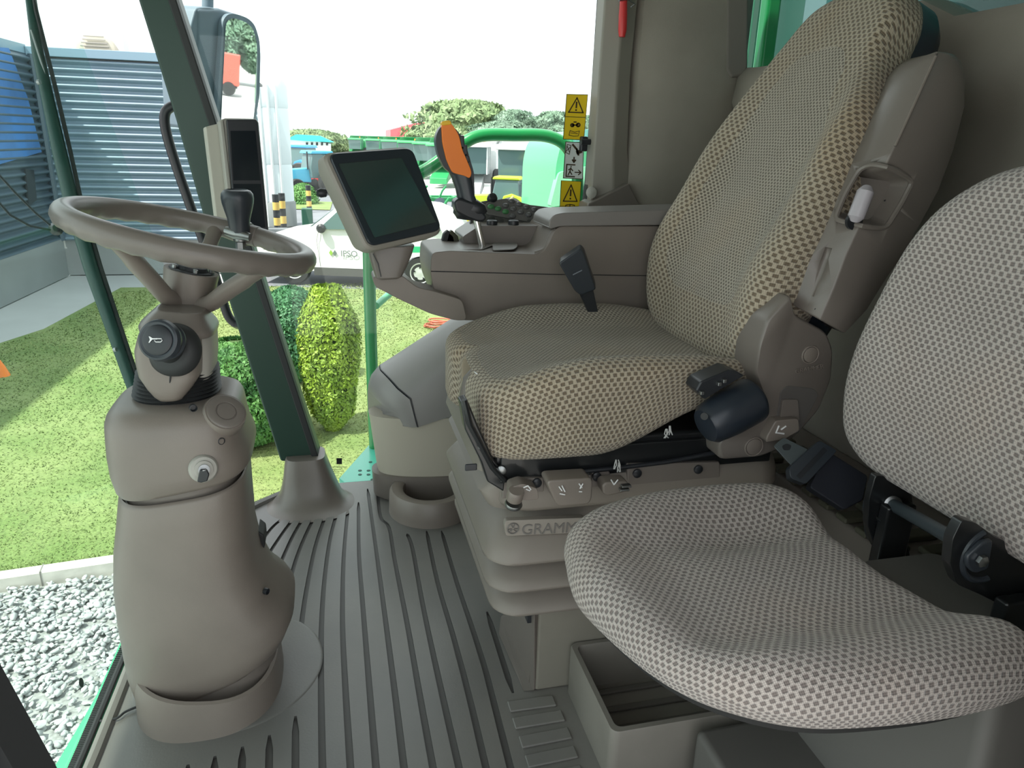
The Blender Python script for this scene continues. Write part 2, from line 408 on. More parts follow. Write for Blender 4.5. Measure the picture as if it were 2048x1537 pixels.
# curved front strip of the mat lip + sill + seal
lip = catmull([V(p.x, p.y, .0) for p in FEDGE[:9]], 6)
tube('floor_lip', [p + V(.012, 0, .001) for p in lip], [.011] * len(lip), MAT_F, floor, seg=8)
sill = [p + V(-.035 - .02 * max(0, 1.2 - p.y), 0, -.03) for p in lip]
s1 = []
for i, p in enumerate(lip):
    a = p + V(-.004, 0, -.008); b = sill[i] + V(-.045, 0, 0) * max(.15, min(1, (1.35 - p.y) * 2.2))
    s1.append([a, b, b + V(0, 0, -.06), a + V(0, 0, -.06)])
o = loft('trim_1', s1, GREEN_L, smooth=False); struct(o); tag(o, 'green painted sill under the windscreen', None)
tube('floor_seal', [p + V(-.008, 0, .0) for p in lip], .006, BLACKR, floor, seg=8)
# seal teeth
vv = []; ff = []
for i in range(170):
    t = i / 169 * .62; k = t * (len(lip) - 1); a = lip[int(k)].lerp(lip[min(int(k) + 1, len(lip) - 1)], k - int(k))
    v, f = boxv(a + V(-.018, 0, -.003), (.014, .0022, .004)); b = len(vv); vv += v; ff += [tuple(x + b for x in q) for q in f]
finish('floor_seal_teeth', vv, ff, BLACKR, floor, smooth=False)

# ---- windscreen surface
def xb(y): return -.27 - .215 * (1 - ((y - 1.08) / .9) ** 2)
def ws(y, z): return xb(y) - .225 * z
def ws_hit(px, py, off=0.0):
    v = ray(px, py); best = None
    for i in range(1, 4000):
        p = CAM + v * (i * .001)
        if p.x - ws(p.y, p.z) - off < 0: return p
    return CAM + v * 1.5
GW = glass_mat('windscreen_glass', (.80, .93, .89), haze=.035)
GS = glass_mat('side_glass', (.93, .985, .96), haze=.02)
ys = [.22 + (1.99 - .22) * i / 28 for i in range(29)]; zs = [-.02 + 1.72 * i / 16 for i in range(17)]
V0 = [V(ws(y, z), y, z) for z in zs for y in ys]; F0 = [(k * 29 + i, k * 29 + i + 1, (k + 1) * 29 + i + 1, (k + 1) * 29 + i) for k in range(16) for i in range(28)]
o = finish('window_1', V0, F0, GW); struct(o)
# right side glass
o = finish('window_2', [V(-.02, 2.055, .0), V(.76, 2.055, .0), V(.76, 2.055, 1.66), V(-.41, 2.055, 1.66)], [(0, 1, 2, 3)], GS, smooth=False); struct(o)

# right front pillar: dark green box section with seal, leaning forward
def pil(xa, xb_, ya, yb_, z): return [V(xa, ya, z), V(xb_, ya, z), V(xb_ + .012, yb_, z), V(xa + .03, yb_, z)]
pt = thing('trim_2', None, None, at(600, 905, Y=1.9)); pt['kind'] = 'structure'
L = []
for t, (xl, xr, y) in enumerate(((560, 640, 925), (500, 580, 740), (430, 510, 520), (350, 430, 240), (275, 352, 0), (215, 292, -170), (170, 246, -300))):
    a = at(xl, y, Y=1.96); b = at(xr, y - 4, Y=1.96)
    L.append([a, b, b + V(.006, .06, 0), a + V(.02, .06, 0)])
loft('pillar_tube', L, GREEN_D, pt, bevel=.008, smooth=True)
L2 = []
for t, (xr, y) in enumerate(((640, 925), (580, 740), (510, 520), (430, 240), (352, 0), (292, -170), (246, -300))):
    b = at(xr, y, Y=1.96); L2.append([b + V(-.016, -.012, 0), b + V(.002, -.012, 0), b + V(.004, .02, 0), b + V(-.016, .02, 0)])
loft('pillar_seal', L2, BLACKR, pt, bevel=.003)
# moulded boot at the pillar foot
secs = []
for (y, xl, xr, yy, d, e) in ((1012, 528, 716, 1.93, .105, 2.3), (1003, 543, 698, 1.94, .09, 2.4), (990, 556, 685, 1.95, .075, 2.6), (970, 563, 675, 1.96, .066, 2.9), (945, 567, 664, 1.965, .06, 3.4), (915, 570, 652, 1.97, .055, 3.6), (908, 573, 650, 1.97, .052, 3.6)):
    a = at(xl, y, Y=yy); b = at(xr, y, Y=yy); c = (a + b) / 2
    if not secs: c.z = -.002
    secs.append(sellipse(c, V(1, 0, 0), V(0, 1, 0), (b - a).length / 2, d, e, 48))
loft('pillar_boot', secs, TAUPE2, pt, angle=60)

# mirrored left front pillar, very near the lens
lp = thing('trim_3', None, None, V(-.05, .28, 0)); lp['kind'] = 'structure'
a = at(-190, 1130, Y=.60); b = at(-8, 1330, Y=.62)
e0 = at(158, 1650, Y=.30); e1 = at(-102, 1180, Y=.30); ed_ = (e0 - e1) / (e0.z - e1.z)
def pe(z): return e0 + ed_ * (z - e0.z)
loft('pillar_tube', [[pe(z) + V(-.075, 0, 0), pe(z) + V(-.004, 0, 0), pe(z) + V(-.004, -.05, 0), pe(z) + V(-.075, -.05, 0)] for z in (0, .4, .8, 1.2, 1.68)], GREEN_D, lp, bevel=.006)
loft('pillar_seal', [[pe(z) + V(-.008, .004, 0), pe(z) + V(.001, .004, 0), pe(z) + V(.001, -.02, 0), pe(z) + V(-.008, -.02, 0)] for z in (0, .4, .8, 1.2, 1.68)], BLACKR, lp)
# right rear pillar: glass edge seal, light moulded trim, base trim
rp = thing('trim_4', None, None, at(1200, 420, Y=1.9)); rp['kind'] = 'structure'
def strip(name, L, R, Yf, dep, m, par, bev=.004, bulge=0):
    secs = []
    for (a, b) in zip(L, R):
        p = at(*a, Y=Yf); q = at(*b, Y=Yf)
        secs.append([p + V(0, dep, 0), p, p.lerp(q, .5) + V(0, -bulge, 0), q, q + V(0, dep, 0)] if bulge else [p + V(0, dep, 0), p, q, q + V(0, dep, 0)])
    return loft(name, secs, m, par, bevel=bev, angle=60 if bulge else 35)
strip('pillar_trim', [(1222, -260), (1209, 0), (1198, 150), (1188, 300), (1182, 380), (1176, 440)], [(1284, -260), (1276, 0), (1262, 150), (1256, 300), (1262, 370), (1290, 440)], 1.99, .06, mat('pillar_trim_beige', (.25, .23, .195), .5), rp, .006, .02)
strip('pillar_seal', [(1213, -260), (1203, 0), (1190, 200), (1178, 360), (1168, 440)], [(1224, -260), (1212, 0), (1198, 200), (1186, 360), (1178, 440)], 2.015, .04, BLACKR, rp, .003)
prism('pillar_foot_trim', pxpoly(((1176, 408), (1258, 366), (1275, 400), (1300, 440), (1300, 470), (1170, 470)), Y=1.955), (0, .08, 0), TAUPE2, rp, bevel=.005)

# window latch on the side glass
lt = thing('window_latch', 'black window latch on the edge of the right side glass', 'latch', at(1168, 290, Y=1.94))
box('latch_body', at(1167, 288, Y=2.035), (.02, .02, .04), BLACK, lt, .004)
lathe('latch_pin', [(.008, -.02), (.008, .018), (.003, .02)], at(1176, 284, Y=2.025), V(1, 0, 0), BLACK, lt, seg=14)
lathe('latch_washer', [(.012, 0), (.012, .006)], at(1184, 290, Y=2.02), V(1, 0, 0), STEEL, lt, seg=16)
k = lathe('window_knob', [(.013, 0), (.016, .006), (.015, .014), (.004, .02)], at(1184, 385, Y=1.985), V(-.5, -1, 0), TAUPE_L, rp)

# right rear side panel, moulded, curving into the rear wall
def panel(name, rows, m, **k):
    n = len(rows[0]); vv = [p for r in rows for p in r]; ff = [(a * n + i, a * n + i + 1, (a + 1) * n + i + 1, (a + 1) * n + i) for a in range(len(rows) - 1) for i in range(n - 1)]
    return finish(name, vv, ff, m, solid=.012, **k)
prof = [(.79, 2.05), (.795, 2.02), (.81, 1.99), (.85, 1.975), (.93, 1.97), (1.0, 1.97), (1.06, 1.97), (1.105, 1.975), (1.14, 1.99)]
rows = []
for z in [.0, .3, .6, .75, .85, 1.0, 1.15, 1.3, 1.45, 1.7]:
    # the panel's front edge bows forward towards the bottom
    k = .035 * max(0, (1.05 - z)) if z > .55 else .02
    rows.append([V(x + (.02 - k) * (1 if i < 4 else 0), y, z) for i, (x, y) in enumerate(prof)])
o = panel('wall_right', rows, HEADLINER); struct(o)
pr = prism('trim_6', pxpoly(((1452, -60), (1500, -60), (1497, 150), (1462, 158), (1452, 140)), Y=1.962), (0, .02, 0), mat('recess_trim', (.19, .17, .15), .8), bevel=.01); struct(pr)  # recess shade put in as a darker strip on the panel
# rear wall with window opening (sill height follows the stepped edge in the photo)
XR = 1.14
def rear(px, py): return at(px, py, X=XR)
wy = [2.0, 1.90, 1.50, 1.42, 1.34, 1.25, 1.0, .6, .2]
sillz = [1.205, 1.20, 1.20, 1.275, 1.275, 1.235, 1.235, 1.235, 1.235]
rows = []
zz = [0, .35, .62, .70, .80, .86, .96, 1.0, 1.06, 1.12]
for z in zz:
    dx = {0: 0, .35: 0, .62: 0, .70: -.0, .80: .0, .86: -.018, .96: -.018, 1.0: 0, 1.06: 0, 1.12: -.03}[z]
    rows.append([V(XR + dx, y, z) for y in wy])
rows.append([V(XR - .02, y, s - .02) for y, s in zip(wy, sillz)]); rows.append([V(XR - .005, y, s) for y, s in zip(wy, sillz)]); rows.append([V(XR + .05, y, s + .004) for y, s in zip(wy, sillz)])
o = panel('wall_rear', rows, HEADLINER); struct(o)
# wall between the side panel and the rear window
o = finish('trim_5', *merge(boxv((XR - .01, 2.035, 1.35), (.06, .05, .75)), boxv((XR, 1.1, 1.64), (.05, 1.8, .14))), HEADLINER, bevel=.015); struct(o)
o = finish('window_3', [V(XR + .04, .1, 1.1), V(XR + .04, 2.04, 1.1), V(XR + .04, 2.04, 1.62), V(XR + .04, .1, 1.62)], [(0, 1, 2, 3)], glass_mat('rear_glass', (.45, .62, .58), haze=.03), smooth=False); struct(o)
# green hood structure behind the rear window
o = box('grain_tank_front', (1.75, 1.1, .9), (.1, 2.75, 1.9), mat('teal_painted_steel', (.012, .085, .085), .35), bevel=.01)
tag(o, 'teal painted steel tank wall seen through the rear cab window', 'tank')
gp = box('rear_ladder_post', (at(1535, 60, X=1.36).x, at(1535, 60, X=1.36).y, 1.2), (.05, .05, 1.1), GREEN, bevel=.012); tag(gp, 'green upright post behind the rear window beside the backrest', 'post')
o = finish('wall_left', *merge(boxv((.86, .20, .87), (.68, .04, 1.66)), boxv((.0, .20, 1.56), (1.4, .04, .28))), HEADLINER, bevel=.01); struct(o)  # unseen left wall and door header, added to cut the sky light inside
# roof with its visor, over the cab and out of view; near-side door frame left open
o = box('ceiling', (.05, 1.0, 1.72), (2.9, 2.3, .06), TAUPE_L, bevel=.01); struct(o)

# escape hammer
hm = thing('escape_hammer', 'red handled escape hammer clipped to the window pillar', 'hammer', at(1247, 70, Y=1.95))
hn = V(.15, -1, .1)
tube('hammer_handle', [at(1248, -25, Y=1.945), at(1247, 5, Y=1.945), at(1246, 30, Y=1.945), at(1245, 60, Y=1.945), at(1244, 74, Y=1.945)], [.010, .0095, .011, .011, .008], RED, hm, seg=16)
tube('hammer_head', [at(1238, -2, Y=1.935), at(1262, -6, Y=1.935)], .006, STEEL, hm, seg=10)
tube('hammer_clip', [at(1258, 0, Y=1.94), at(1270, 8, Y=1.95), at(1262, 14, Y=1.96)], .002, STEEL, hm, seg=8)

# ---- decals on the side glass
Yg = 2.050
def quadpx(name, pts, m, par, Y=Yg, th=.0008, lift=0):
    return prism(name, [p + V(0, -lift, 0) for p in pxpoly(pts, Y=Y)], (0, th, 0), m, par, bevel=0)
def inset(q, px, py):  # bilinear in a px quad TL TR BR BL
    a = (q[0][0] + (q[1][0] - q[0][0]) * px, q[0][1] + (q[1][1] - q[0][1]) * px); b = (q[3][0] + (q[2][0] - q[3][0]) * px, q[3][1] + (q[2][1] - q[3][1]) * px)
    return (a[0] + (b[0] - a[0]) * py, a[1] + (b[1] - a[1]) * py)
INK = mat('decal_ink', (.05, .03, .01), .5)
def bars(name, q, segs, wd, m, par, lift=.0012):
    vv = []; ff = []
    for (x1, y1, x2, y2) in segs:
        p = at(*inset(q, x1, y1), Y=Yg); r = at(*inset(q, x2, y2), Y=Yg); t = (r - p).normalized(); s = V(-t.z, 0, t.x) * wd / 2
        e = t * wd * .4
        b = len(vv); vv += [x + V(0, -lift, 0) for x in (p + s - e, r + s + e, r - s + e, p - s - e)]; vv += [x + V(0, .0006, 0) for x in vv[b:b + 4]]
        ff += [(b, b + 1, b + 2, b + 3), (b + 7, b + 6, b + 5, b + 4), (b, b + 1, b + 5, b + 4), (b + 1, b + 2, b + 6, b + 5), (b + 2, b + 3, b + 7, b + 6), (b + 3, b, b + 4, b + 7)]
    return finish(name, vv, ff, m, par, smooth=False)
import math as _m
def circ(cx, cy, rx, ry, n=12): return [(cx + rx * _m.cos(2 * PI * i / n), cy + ry * _m.sin(2 * PI * i / n), cx + rx * _m.cos(2 * PI * (i + 1) / n), cy + ry * _m.sin(2 * PI * (i + 1) / n)) for i in range(n)]
def warn_decal(q, label, cut=1.0, spanner=True):
    d = thing('warning_decal', label, 'sticker', at(*inset(q, .5, 1), Y=Yg))
    quadpx('decal_sheet', q, INK, d); qi = [inset(q, .03, .015), inset(q, .97, .015), inset(q, .97, .985), inset(q, .03, .985)]
    quadpx('decal_face', qi, YELLOW, d, lift=.0007)
    s = 1 / cut
    S = [(.5, .08 * s, .84, .40 * s), (.84, .40 * s, .16, .40 * s), (.16, .40 * s, .5, .08 * s)]
    bars('decal_triangle', q, S, .0032, INK, d); bars('decal_mark', q, [(.5, .18 * s, .5, .29 * s), (.5, .345 * s, .5, .35 * s)], .0045, INK, d)
    bars('decal_line', q, [(.03, .50 * s, .97, .50 * s)], .0015, INK, d)
    if spanner:
        bars('decal_spanner', q, circ(.38, .68, .07, .03) + circ(.66, .67, .08, .035) + [(.38, .68, .66, .67), (.45, .61, .55, .61)], .0035, INK, d)
        bars('decal_book', q, [(.3, .80, .52, .83), (.52, .83, .74, .80), (.74, .80, .7, .91), (.7, .91, .48, .92), (.48, .92, .26, .90), (.26, .90, .3, .80), (.34, .85, .66, .86)], .0016, INK, d)
    else:
        bars('decal_book', q, [(.3, .82, .5, .8), (.5, .8, .72, .82), (.25, .99, .3, .82), (.72, .82, .76, .99), (.5, .8, .5, .99)], .0025, INK, d)
    return d
warn_decal([(1133, 188), (1176, 189), (1168, 281), (1126, 279)], 'topmost yellow warning sticker with spanner sign on the side window')
warn_decal([(1122, 361), (1163, 363), (1159, 421), (1119, 421)], 'lower yellow warning sticker just above the armrest', cut=.58, spanner=False)
q3 = [(1131, 283), (1168, 285), (1166, 359), (1126, 357)]
d = thing('exit_decal', 'white emergency exit sticker with running figure between two yellow ones', 'sticker', at(1146, 359, Y=Yg))
quadpx('decal_sheet', q3, INK, d); quadpx('decal_face', [inset(q3, .04, .02), inset(q3, .96, .02), inset(q3, .96, .98), inset(q3, .04, .98)], mat('decal_white', (.7, .74, .72), .45), d, lift=.0007)
bars('decal_window', q3, [(.1, .08, .3, .1), (.3, .1, .24, .34), (.24, .34, .05, .3), (.05, .3, .1, .08), (.1, .12, .25, .3), (.28, .14, .08, .26)], .0018, INK, d)
bars('decal_hammer', q3, [(.4, .08, .62, .2), (.62, .2, .72, .34), (.62, .26, .84, .22), (.66, .31, .88, .26)], .0055, INK, d)
bars('decal_arrow', q3, [(.5, .42, .5, .52), (.42, .49, .5, .55), (.58, .49, .5, .55)], .004, INK, d)
bars('decal_door', q3, [(.14, .62, .56, .62), (.14, .62, .14, .94), (.14, .94, .56, .94)], .0035, INK, d)
bars('decal_runner', q3, [(.36, .66, .37, .67), (.36, .7, .32, .8), (.32, .8, .42, .88), (.32, .8, .24, .9), (.36, .72, .46, .78), (.36, .72, .25, .76)], .003, INK, d)
bars('decal_arrow', q3, [(.58, .82, .88, .82), (.76, .76, .88, .82), (.76, .88, .88, .82)], .0028, INK, d)
# small maker's decal low on the glass
d = thing('maker_decal', 'small dark square logo sticker low on the side window', 'sticker', at(680, 945, Y=Yg))
prism('decal_badge', pxpoly(((673, 917), (684, 917), (684, 929), (673, 929)), Y=Yg), (0, .0008, 0), BLACK, d, bevel=0)
bars('decal_text', [(664, 930), (694, 930), (694, 948), (664, 948)], [(.0, .25, 1, .25), (.05, .5, .6, .5), (.05, .7, .8, .7), (.05, .9, .5, .9)], .0012, INK, d)
# logo sticker low on the windscreen
p = ws_hit(162, 1366); nrm = V(1, 0, .225).normalized(); u_, v_, n_ = frame(nrm)
o = lathe('windscreen_sticker', [(.0085, 0), (.0085, .0008)], p, nrm, BLACK, None, seg=24); tag(o, 'small black oval sticker low on the windscreen', 'sticker')
# ============================================================ STEERING COLUMN
YC = 1.245
sc_ = thing('steering_column', 'grey-brown moulded steering column rising from the floor mat', 'steering column', (-.26, YC, 0))
def rows_px(rows, Yc, e=2.8, N=56):
    """rows: (py, xl, xr, half depth, y shift, tilt x, tilt y)"""
    S = []
    for (py, xl, xr, d, ys_, tx, ty) in rows:
        a = at(xl, py, Y=Yc + ys_); b = at(xr, py, Y=Yc + ys_); c = (a + b) / 2; h = (b.x - a.x) / 2
        sec = sellipse(V(c.x, Yc + ys_, c.z), V(1, 0, 0), V(0, 1, 0), h, d, e, N)
        S.append([p + V(0, 0, tx * (p.x - c.x) + ty * (p.y - Yc - ys_)) for p in sec])
    return S
# collar
c0 = V(-.262, 1.235, 0)
S = []
for z, a, b, lip_ in ((0, .128, .152, 0), (.012, .127, .150, 0), (.07, .126, .148, 1), (.094, .124, .145, 1), (.0955, .118, .139, 1), (.06, .114, .134, 1)):
    S.append([p + V(0, 0, lip_ * (.17 * -(p.x - c0.x) + .16 * (p.y - c0.y))) for p in sellipse(c0 + V(0, 0, z + (.0 if not lip_ else .0)), V(1, 0, 0), V(0, 1, 0), a, b, 2.5, 60)])
loft('base_collar', S, TAUPE, sc_, angle=50)
# inner column tube
S = rows_px([(1395, 290, 548, .115, 0, 0, 0), (1300, 275, 560, .115, 0, 0, 0), (1200, 262, 540, .11, 0, 0, 0)], YC)
loft('inner_column', S, TAUPE2, sc_, angle=50)
# lower cover
S = rows_px([(1296, 286, 552, .110, 0, .36, .20), (1276, 268, 584, .124, 0, .36, .18), (1244, 255, 594, .130, 0, .26, .12), (1212, 249, 580, .131, .0, .16, .08), (1172, 243, 548, .13, .0, .08, 0),
             (1120, 237, 522, .125, 0, .05, 0), (1060, 238, 509, .12, 0, 0, 0), (990, 243, 503, .118, 0, .06, .04), (943, 246, 500, .1165, 0, .10, .07), (938, 247, 499, .115, 0, .10, .08), (936, 250, 496, .110, 0, .10, .08), (950, 257, 489, .10, 0, .1, .08)], YC, 3.2)
loft('lower_cover', S, TAUPE, sc_, angle=50)
# neck between the covers
loft('neck_ring', rows_px([(1010, 258, 490, .104, 0, .1, .08), (890, 258, 490, .104, 0, .1, .08)], YC), TAUPE2, sc_, angle=50)
# upper cover
S = rows_px([(921, 254, 496, .110, 0, .12, .08), (918, 246, 508, .118, 0, .15, .08), (911, 241, 512, .122, 0, .15, .08), (892, 233, 508, .125, 0, .11, .04), (866, 228, 499, .124, 0, .04, 0), (840, 226, 492, .122, 0, 0, 0), (815, 224, 487, .118, 0, 0, 0),
             (803, 226, 484, .112, 0, 0, .0), (793, 233, 478, .104, 0, 0, .0), (786, 246, 466, .092, 0, 0, .0), (784, 270, 440, .07, 0, 0, 0)], YC, 3.5)
loft('upper_cover', S, TAUPE, sc_, angle=50)
# screw holes
for (x, y, Y) in ((387, 817, 1.135), (443, 883, 1.138), (236, 890, 1.21), (535, 1184, 1.17), (257, 1248, 1.22)):
    p = at(x, y, Y=Y); nn = (p - V(-.262, YC, p.z)).normalized()
    lathe('screw_recess', [(.0058, -.006), (.0058, .0008), (.0048, .0012), (.0042, -.004)], p, nn, BLACK, sc_, seg=16)
# pod with round cap on the driver's side
pn = V(.42, -.62, .75).normalized(); pc_ = at(452, 824, Y=1.158)
prof_ = [(.010, -.11), (.020, -.085), (.028, -.055), (.0335, -.022), (.034, -.006), (.032, 0)]
lathe('cap_pod', prof_, pc_, pn, TAUPE, sc_, seg=40, angle=60)
cp = lathe('accessory_cap', [(.030, -.002), (.030, .0015), (.028, .003), (.0165, .0028), (.0155, .0012), (.0145, .0012), (.014, .003), (.004, .0034)], pc_, pn, TAUPE2, sc_, seg=40)
# ignition
ig = at(407, 938, Y=1.118); inn = V(.25, -1, .25).normalized()
k = lathe('ignition_lock', [(.022, -.01), (.022, .0), (.019, .004), (.014, .005), (.0135, .008), (.009, .009)], ig, inn, TAUPE_L, sc_, seg=30)
lathe('ignition_barrel', [(.0085, .008), (.0085, .012), (.003, .013)], ig, inn, STEEL, k, seg=20)
ky = thing('ignition_key', 'black ignition key standing in the steering column lock', 'key', ig)
u, v, n = frame(inn)
prism('key_blade', [ig + u * a + n * b for a, b in ((-.003, .010), (.003, .010), (.003, .022), (-.003, .022))], v * .002, STEEL, ky, bevel=.0005)
kp = ig + n * .022 + V(-.003, 0, -.010)
prism('key_bow', [kp + V(a, 0, b) for a, b in ((-.004, .012), (.006, .012), (.009, .003), (.005, -.008), (-.004, -.010), (-.010, -.008))], V(0, .005, 0), BLACK, ky, bevel=.002)
wr = tube('thin_cable', catmull([at(x, y, Z=.006) for x, y in ((200, 1443), (232, 1438), (250, 1425), (275, 1414))], 5), .0022, BLACKR, None, seg=6); tag(wr, 'thin black cable lying on the mat left of the steering column', 'cable')
# pedal / small latch at the far side of the column
o = prism('tilt_pedal', pxpoly(((515, 1062), (528, 1072), (530, 1092), (526, 1104), (519, 1100)), Y=1.27), (0, .05, 0), BLACKR, sc_, bevel=.003)

# ---- bellows gaiter
S = []
for i in range(17):
    t = i / 16; y = 790 - 58 * t; g = (.0 if i % 2 else .005)
    a = at(263 + 10 * t, y, Y=YC); b = at(444 - 6 * t, y, Y=YC); c = (a + b) / 2
    S.append(sellipse(c, V(1, 0, 0), V(0, 1, 0), (b.x - a.x) / 2 - g, .068 - g, 2.2, 48))
loft('tilt_gaiter', S, BLACKR, sc_, angle=80)
# ---- head housing
sh = 'column_head'
S = []
for (py, xl, xr, d, ysft, e) in ((797, 318, 366, .016, -.066, 2.4), (788, 309, 374, .024, -.062, 2.6), (768, 296, 390, .036, -.055, 3), (745, 285, 405, .046, -.045, 3.6), (742, 283, 406, .047, -.044, 3.6), (715, 277, 408, .050, -.040, 3.8), (690, 275, 408, .052, -.038, 3.8), (662, 282, 406, .052, -.036, 3.8), (648, 289, 405, .050, -.034, 3.8)):
    a = at(xl, py, Y=YC + ysft); b = at(xr, py, Y=YC + ysft); c = (a + b) / 2
    S.append(sellipse(c, V(1, 0, 0), V(0, 1, 0), (b.x - a.x) / 2, d, e, 48))
hd = loft('column_head', S, TAUPE, sc_, angle=60)
S = []
for (py, xl, xr, d) in ((657, 286, 433, .064), (648, 285, 434, .066), (642, 288, 431, .064), (628, 302, 420, .052), (614, 318, 410, .042)):
    a = at(xl, py, Y=YC - .02); b = at(xr, py, Y=YC - .02); c = (a + b) / 2
    S.append([p + V(0, 0, -.12 * (p.x - c.x)) for p in sellipse(c, V(1, 0, 0), V(0, 1, 0), (b.x - a.x) / 2, d, 3.4, 48)])
loft('head_cap', S, TAUPE2, sc_, angle=60, bevel=.002)
tube('head_seam', [at(352, 655, Y=1.157), at(349, 668, Y=1.157)], .0012, BLACK, sc_, seg=6)
tube('head_seam', [at(341, 752, Y=1.15), at(339, 774, Y=1.158), at(337, 796, Y=1.165)], .0012, BLACK, sc_, seg=6)
# right cheek of the head (the light on it put into a paler colour)
S = []
for (py, xl, xr, d) in ((760, 372, 424, .040), (735, 372, 432, .05), (700, 370, 434, .054), (650, 372, 431, .054)):
    a = at(xl, py, Y=YC); b = at(xr, py, Y=YC); c = (a + b) / 2
    S.append(sellipse(c, V(1, 0, 0), V(0, 1, 0), (b.x - a.x) / 2, d, 3.0, 32))
loft('head_cheek', S, TAUPE_L, sc_, angle=60)
# ---- multi-function lever knob with horn
mk = thing('horn_stalk', 'black round stalk knob with white horn sign on the column head', 'horn button', at(330, 690, Y=1.12))
mn = V(-.30, -1.0, .34).normalized(); b0 = at(348, 700, Y=1.158)
lathe('stalk_boot', [(.041, -.006), (.041, .004), (.034, .012), (.028, .016)], b0, mn, BLACKR, mk, seg=44, angle=50)
b1 = at(330, 686, Y=1.125)
tube('stalk_neck', [b0 + mn * .01, b1], .022, BLACKR, mk, seg=30)
b2 = at(320, 681, Y=1.105)
kb = lathe('stalk_knob', [(.024, -.028), (.027, -.024), (.0275, -.020), (.026, -.018), (.0275, -.016), (.026, -.014), (.0275, -.012), (.029, -.008), (.031, 0), (.029, .0065), (.026, .008), (.0225, .0065)], b2, mn, SLATE, mk, seg=48, angle=30)
lathe('horn_button', [(.022, .002), (.022, .008), (.019, .0098), (.004, .0102)], b2, mn, BLACK, mk, seg=40, angle=50)
u, v, n = frame(mn)
o = b2 + mn * .0112
def hb(a, b): return o + u * a * 1.0 + v * b
prism('horn_sign', [hb(a, b) for a, b in ((-.009, .0045), (-.005, .0022), (.002, .0022), (.002, .0008), (-.005, .0004), (-.009, -.0045), (-.0105, -.0045), (-.0085, 0), (-.0105, .0045))], n * .0004, WSTAT, mk, bevel=0)
tube('horn_sign', [hb(.000, .0018), hb(.008, .002), hb(.0095, -.0005), hb(.007, -.0028), hb(.000, -.003), hb(-.002, -.001)], .0007, WSTAT, mk, seg=6)

# ============================================================ STEERING WHEEL
WC = V(-.2215, 1.287, .838); WN = V(.2357, .016, 1).normalized()
wu, wv, _ = frame(WN, V(0, 1, 0))
sw = thing('steering_wheel', 'thin-rimmed three-spoke steering wheel in grey-brown plastic', 'steering wheel', WC)
# rim with finger waves underneath
R, r = .1815, .0172; seg, rs = 120, 18; vv = []
for i in range(seg):
    a = 2 * PI * i / seg; d = wu * math.cos(a) + wv * math.sin(a)
    for q in range(rs):
        b = 2 * PI * q / rs; rr = r * (1 + (.07 * math.sin(a * 30) if math.sin(b) < -.2 else 0)); vv.append(WC + d * (R + rr * math.cos(b)) + WN * (rr * 1.05 * math.sin(b)))
ff = [(i * rs + q, i * rs + (q + 1) % rs, ((i + 1) % seg) * rs + (q + 1) % rs, ((i + 1) % seg) * rs + q) for i in range(seg) for q in range(rs)]
finish('rim', vv, ff, TAUPE2, sw, angle=80)
HB = WC - WN * .078 ; HB = V(HB.x, HB.y, HB.z)
HB = at(377, 588, Y=1.283); HT = HB + WN * .038
lathe('hub', [(.036, -.026), (.038, -.022), (.0405, 0), (.041, .018), (.0425, .037), (.042, .040), (.032, .040)], HB, WN, TAUPE, sw, seg=44, angle=30)
lathe('hub_ring', [(.036, .038), (.035, .042), (.026, .042), (.024, .048), (.018, .048), (.018, .043), (.006, .044)], HB, WN, BLACK, sw, seg=44, angle=30)
for i in range(5):
    a = 2 * PI * i / 5; p = HB + WN * .044 + (wu * math.cos(a) + wv * math.sin(a)) * .03
    lathe('hub_bolt', [(.004, -.002), (.004, .003), (.003, .0038)], p, WN, STEEL, sw, seg=8)
def spoke(px, py, nm='spoke'):
    e = on(px, py, WC, WN); d = (e - WC).normalized(); e = WC + d * (R - .006)
    s = HB + WN * -.004 + d * .026; m1 = HB + WN * .004 + d * .055
    m2 = s.lerp(e, .5) - WN * .01
    path = catmull([s - WN * .006, m1 - WN * .004, m2, e - WN * .004], 6)
    tube(nm, path, [.0145] * 3 + [.0135] * (len(path) - 7) + [.0115] * 4, TAUPE, sw, seg=20, flat=1.15, up0=WN, angle=70)
spoke(212, 470); spoke(533, 527); spoke(428, 455)
# spinner knob
kp = on(482, 469, WC, WN); kd = (kp - WC).normalized(); kp = WC + kd * R
sk = thing('spinner_knob', 'black spinner knob clamped on the steering wheel rim', 'spinner knob', kp)
tg = WN.cross(kd)
torus('clamp_band', kp, tg, .0185, .0045, TAUPE2, sk, seg=30, rs=8)
vv, f = tube_data([kp + tg * .022, kp - tg * .022], .0195, 20); finish('clamp_sleeve', vv, f, TAUPE2, sk, bevel=.003)
vv, f = tube_data([kp + tg * .027 - kd * .03, kp + tg * .008 - kd * .03 , kp - tg * .02 - kd * .028], [.008, .011, .007], 14); finish('clamp_bracket', vv, f, STEEL, sk)
kb_ = kp - kd * .020 + V(-.004, 0, .004)
ax = V(.02, 0, 1).normalized()
lathe('knob_stem', [(.012, -.016), (.013, -.004), (.011, .004)], kb_, ax, STEEL, sk, seg=24)
lathe('knob_grip', [(.018, .000), (.0185, .010), (.020, .024), (.0245, .040), (.0275, .052), (.0285, .061), (.0275, .069), (.0235, .0745), (.018, .0765), (.0175, .0745), (.004, .0745)], kb_, ax, SLATE, sk, seg=44, angle=30)
lathe('knob_nut', [(.009, -.03), (.009, -.018)], kb_, ax, STEEL, sk, seg=6)

